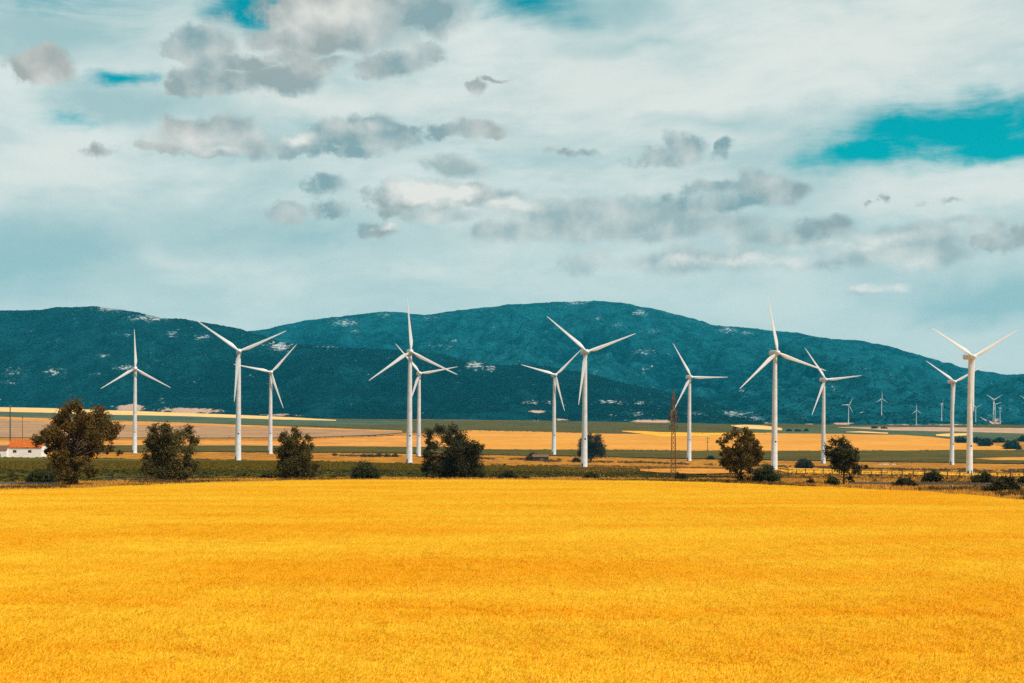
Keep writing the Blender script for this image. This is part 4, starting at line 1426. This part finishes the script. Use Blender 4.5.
# ------------------------------------------------------------------ masts and poles
def lattice_mast():
    b = at(673.5, 480.4)
    k = b.y / F
    H = 88 * k
    o = thing('lattice_mast', 'rusty brown lattice mast standing left of a white turbine', 'mast', b)

    def half(z):
        return (2.7 - 1.75 * z / H) * k
    for sx in (-1, 1):
        for sy in (-1, 1):
            m = MB()
            m.bar((sx * half(0), sy * half(0), -.3), (sx * half(H), sy * half(H), H), .05)
            m.build('leg', M['rust'], o)
    br = MB()
    z, step = .3, 1.15
    while z < H - .3:
        st = step * (1 - .55 * z / H)
        z1 = min(z + st, H - .05)
        a, c = half(z), half(z1)
        for (p, q) in (((-1, -1), (1, -1)), ((1, -1), (1, 1)), ((1, 1), (-1, 1)), ((-1, 1), (-1, -1))):
            br.bar((p[0] * a, p[1] * a, z), (q[0] * c, q[1] * c, z1), .025)
            br.bar((q[0] * a, q[1] * a, z), (p[0] * c, p[1] * c, z1), .05)
            br.bar((p[0] * c, p[1] * c, z1), (q[0] * c, q[1] * c, z1), .025)
        z = z1
    br.build('bracing', M['rust'], o)
    for zz, L_ in ((.62, 4.2), (.72, 5.0), (.82, 4.0), (.91, 3.2)):
        m = MB()
        m.bar((-L_ * k, 0, H * zz), (L_ * k, 0, H * zz), .10)
        for s in (-1, 1):
            m.tube([(s * L_ * k * .9, 0, H * zz), (s * L_ * k * .9, 0, H * zz - .7)], .09, 6)
        m.build('crossarm', M['dark_metal'], o)
    an = MB()
    an.tube([(0, 0, H - .2), (0, 0, H + 1.2)], .06, 6)
    an.build('antenna', M['dark_metal'], o)
    for s in (-1, 1):
        m = MB()
        m.box((s * .42 - .13, -.3, H * .66), (s * .42 + .13, .05, H * .80))
        m.build('panel_antenna', M['rust'], o)


lattice_mast()


def pole(px, base, top, rad, label, m, arms=()):
    b = at(px, base)
    k = b.y / F
    H = (base - top) * k
    o = thing('utility_pole', label, 'pole', b, 'poles on the plain')
    p = MB()
    p.tube([(0, 0, -.5), (0, 0, H * .5), (0, 0, H)], [rad, rad * .85, rad * .65], 10)
    p.build('shaft', M[m], o)
    for (f, L_) in arms:
        a = MB()
        a.box((-L_ * k, -rad * .5, H * f - rad * .6), (L_ * k, rad * .5, H * f + rad * .6))
        arm = a.build('crossarm', M[m], o)
        for s in (-1, 0, 1):
            i = MB()
            i.lathe([(rad * .35, H * f + rad * .6), (rad * .5, H * f + rad * 1.1), (rad * .3, H * f + rad * 1.7)], 8, 'z', (s * L_ * k * .85, 0, 0))
            i.build('insulator', M['grey_metal'], arm)


pole(10.2, 455.5, 406, .62, 'tall dark pole rising behind the farmhouse roof', 'dark_metal', ((.985, 1.2),))
pole(22.5, 441, 416.5, .55, 'thin faint pole standing on the ploughed field beyond the farmhouse', 'dark_wood', ((.96, 1.3),))
pole(707.6, 450.5, 437, .42, 'short pole with a crossarm on the stubble field left of the brownish tree', 'dark_wood', ((.92, 2.2), (.62, 1.6)))
pole(320.5, 452.5, 437, .35, 'thin dark pole left of the overlapping turbines', 'dark_wood', ((.95, 1.0),)) if False else None


# ------------------------------------------------------------------ road, guardrails, fences
def road():
    for (pts, nm) in (([(700, 483), (800, 484.5), (900, 485.6), (1024, 487.2), (1250, 490)], 'road'), ([(-260, 486.5), (0, 486.2), (60, 486.6), (100, 487)], 'road')):
        px = np.arange(pts[0][0], pts[-1][0], 8.0)
        y = np.interp(px, [p[0] for p in pts], [p[1] for p in pts])
        dm = np.maximum(dist_of(px, y), edge_d(px) + 14)
        D = dm[None, :] + np.array([-2.6, 0, 2.6])[:, None]
        X = np.broadcast_to((px - HX) / F * dm, D.shape)
        Z = gz_xy(X, D) + .12
        o = mesh_grid(nm, X, D, Z, M['asphalt'])
        o['kind'] = 'structure'


road()


def guardrail(pxa, pxb, ya, yb, label):
    xs = []
    pa, pb = at(pxa, ya), at(pxb, yb)
    L_ = (pb - pa).length
    n = int(L_ / 4)
    o = thing('guardrail', label, 'guardrail', pa, 'guardrails along the road')
    pts = []
    for i in range(n + 1):
        q = pa.lerp(pb, i / n)
        q.z = float(gz_xy(q.x, q.y))
        pts.append(q - pa)
    rl = MB()
    for (z0, z1, y) in ((.50, .60, -.06), (.60, .66, -.02), (.66, .76, -.06)):
        for a, b in zip(pts[:-1], pts[1:]):
            i = len(rl.v)
            rl.v += [(a.x, a.y + y, a.z + z0), (b.x, b.y + y, b.z + z0), (b.x, b.y + y, b.z + z1), (a.x, a.y + y, a.z + z1), (a.x, a.y + y + .03, a.z + z0), (b.x, b.y + y + .03, b.z + z0), (b.x, b.y + y + .03, b.z + z1), (a.x, a.y + y + .03, a.z + z1)]
            rl.f += [tuple(i + j for j in q) for q in ((0, 1, 2, 3), (7, 6, 5, 4), (3, 2, 6, 7), (1, 0, 4, 5))]
    rl.build('rail', M['grey_metal'], o)
    pm = MB()
    pm.box((-.06, .02, -.3), (.06, .14, .78))
    me = pm.mesh('post', M['grey_metal'])
    for q in pts:
        link('post', me, o).location = q


guardrail(852, 1060, 487.4, 489.6, 'grey steel guardrail running past the shrubs at the right')
guardrail(-60, 58, 487.6, 487.8, 'grey steel guardrail at the left edge before the green crop field')


def fence(pxa, pxb, ya, yb, n, h, label, seed):
    r = random.Random(seed)
    pa, pb = at(pxa, ya), at(pxb, yb)
    o = thing('wire_fence', label, 'fence', pa, 'wire fences on the plain')
    tops = []
    for i in range(n):
        q = pa.lerp(pb, i / (n - 1))
        q.z = float(gz_xy(q.x, q.y))
        q = q - pa
        m = MB()
        hh = h * r.uniform(.85, 1.1)
        lx = r.uniform(-.06, .06) * hh
        m.tube([(0, 0, -.3), (lx * .5, 0, hh * .5), (lx, 0, hh)], [.085 * h / 1.3, .08 * h / 1.3, .07 * h / 1.3], 6)
        p = m.build('post', M['dark_wood'], o)
        p.location = q
        tops.append(q + Vector((lx, 0, hh)))
    for f in (.95, .65, .35):
        w = MB()
        w.tube([t - Vector((0, 0, h * (1 - f))) for t in tops], .012, 4)
        w.build('wire', M['grey_metal'], o)


fence(780, 1024, 475.6, 480.2, 24, 1.9, 'wire fence with dark posts behind the shrubs at the right', 1)
fence(92, 200, 484.6, 482.4, 15, 1.2, 'short wire fence with dark posts between the two left trees', 2)


def low_wall(pxa, pxb, y, h, label):
    b = at((pxa + pxb) / 2, y)
    k = b.y / F
    n = max(4, int((pxb - pxa) * k / .8))
    o = thing('low_wall', label, 'wall', b)
    r = random.Random(int(pxa))
    for i in range(n):
        x0 = (-(pxb - pxa) / 2 + (pxb - pxa) * i / n) * k
        x1 = x0 + (pxb - pxa) / n * k - .05
        m = MB()
        hh = h * r.uniform(.75, 1.1)
        m.box((x0, -.35 * r.uniform(.8, 1.2), -.3), (x1, .35, hh))
        m.build('stone', M['stone'], o)


low_wall(879, 888.5, 464.5, .8, 'longer low pale stone wall on the plain right of the upright tree')
low_wall(891.5, 895.5, 464.5, .8, 'shorter low pale stone wall on the plain right of the upright tree')

# ------------------------------------------------------------------ haze
hz = MB()
hz.box((-9000, -60, -120 + CAMZ), (9000, 9800, 860))
haze = hz.build('haze', None)


def haze_mat():
    m = bpy.data.materials.new('haze')
    m.use_nodes = True
    m.node_tree.nodes.clear()
    g = NT(m.node_tree)
    v = g.n('ShaderNodeVolumePrincipled', {'Color': (.03, .70, .98, 1), 'Density': 2.4e-5, 'Anisotropy': 0.0})
    out = g.n('ShaderNodeOutputMaterial')
    m.node_tree.links.new(v.outputs[0], out.inputs['Volume'])
    return m


haze.data.materials.append(haze_mat())
haze['kind'] = 'stuff'
haze['label'] = 'thin blue haze of the far distance'
print('verts total', sum(len(o.data.vertices) for o in SC.objects if o.type == 'MESH'))
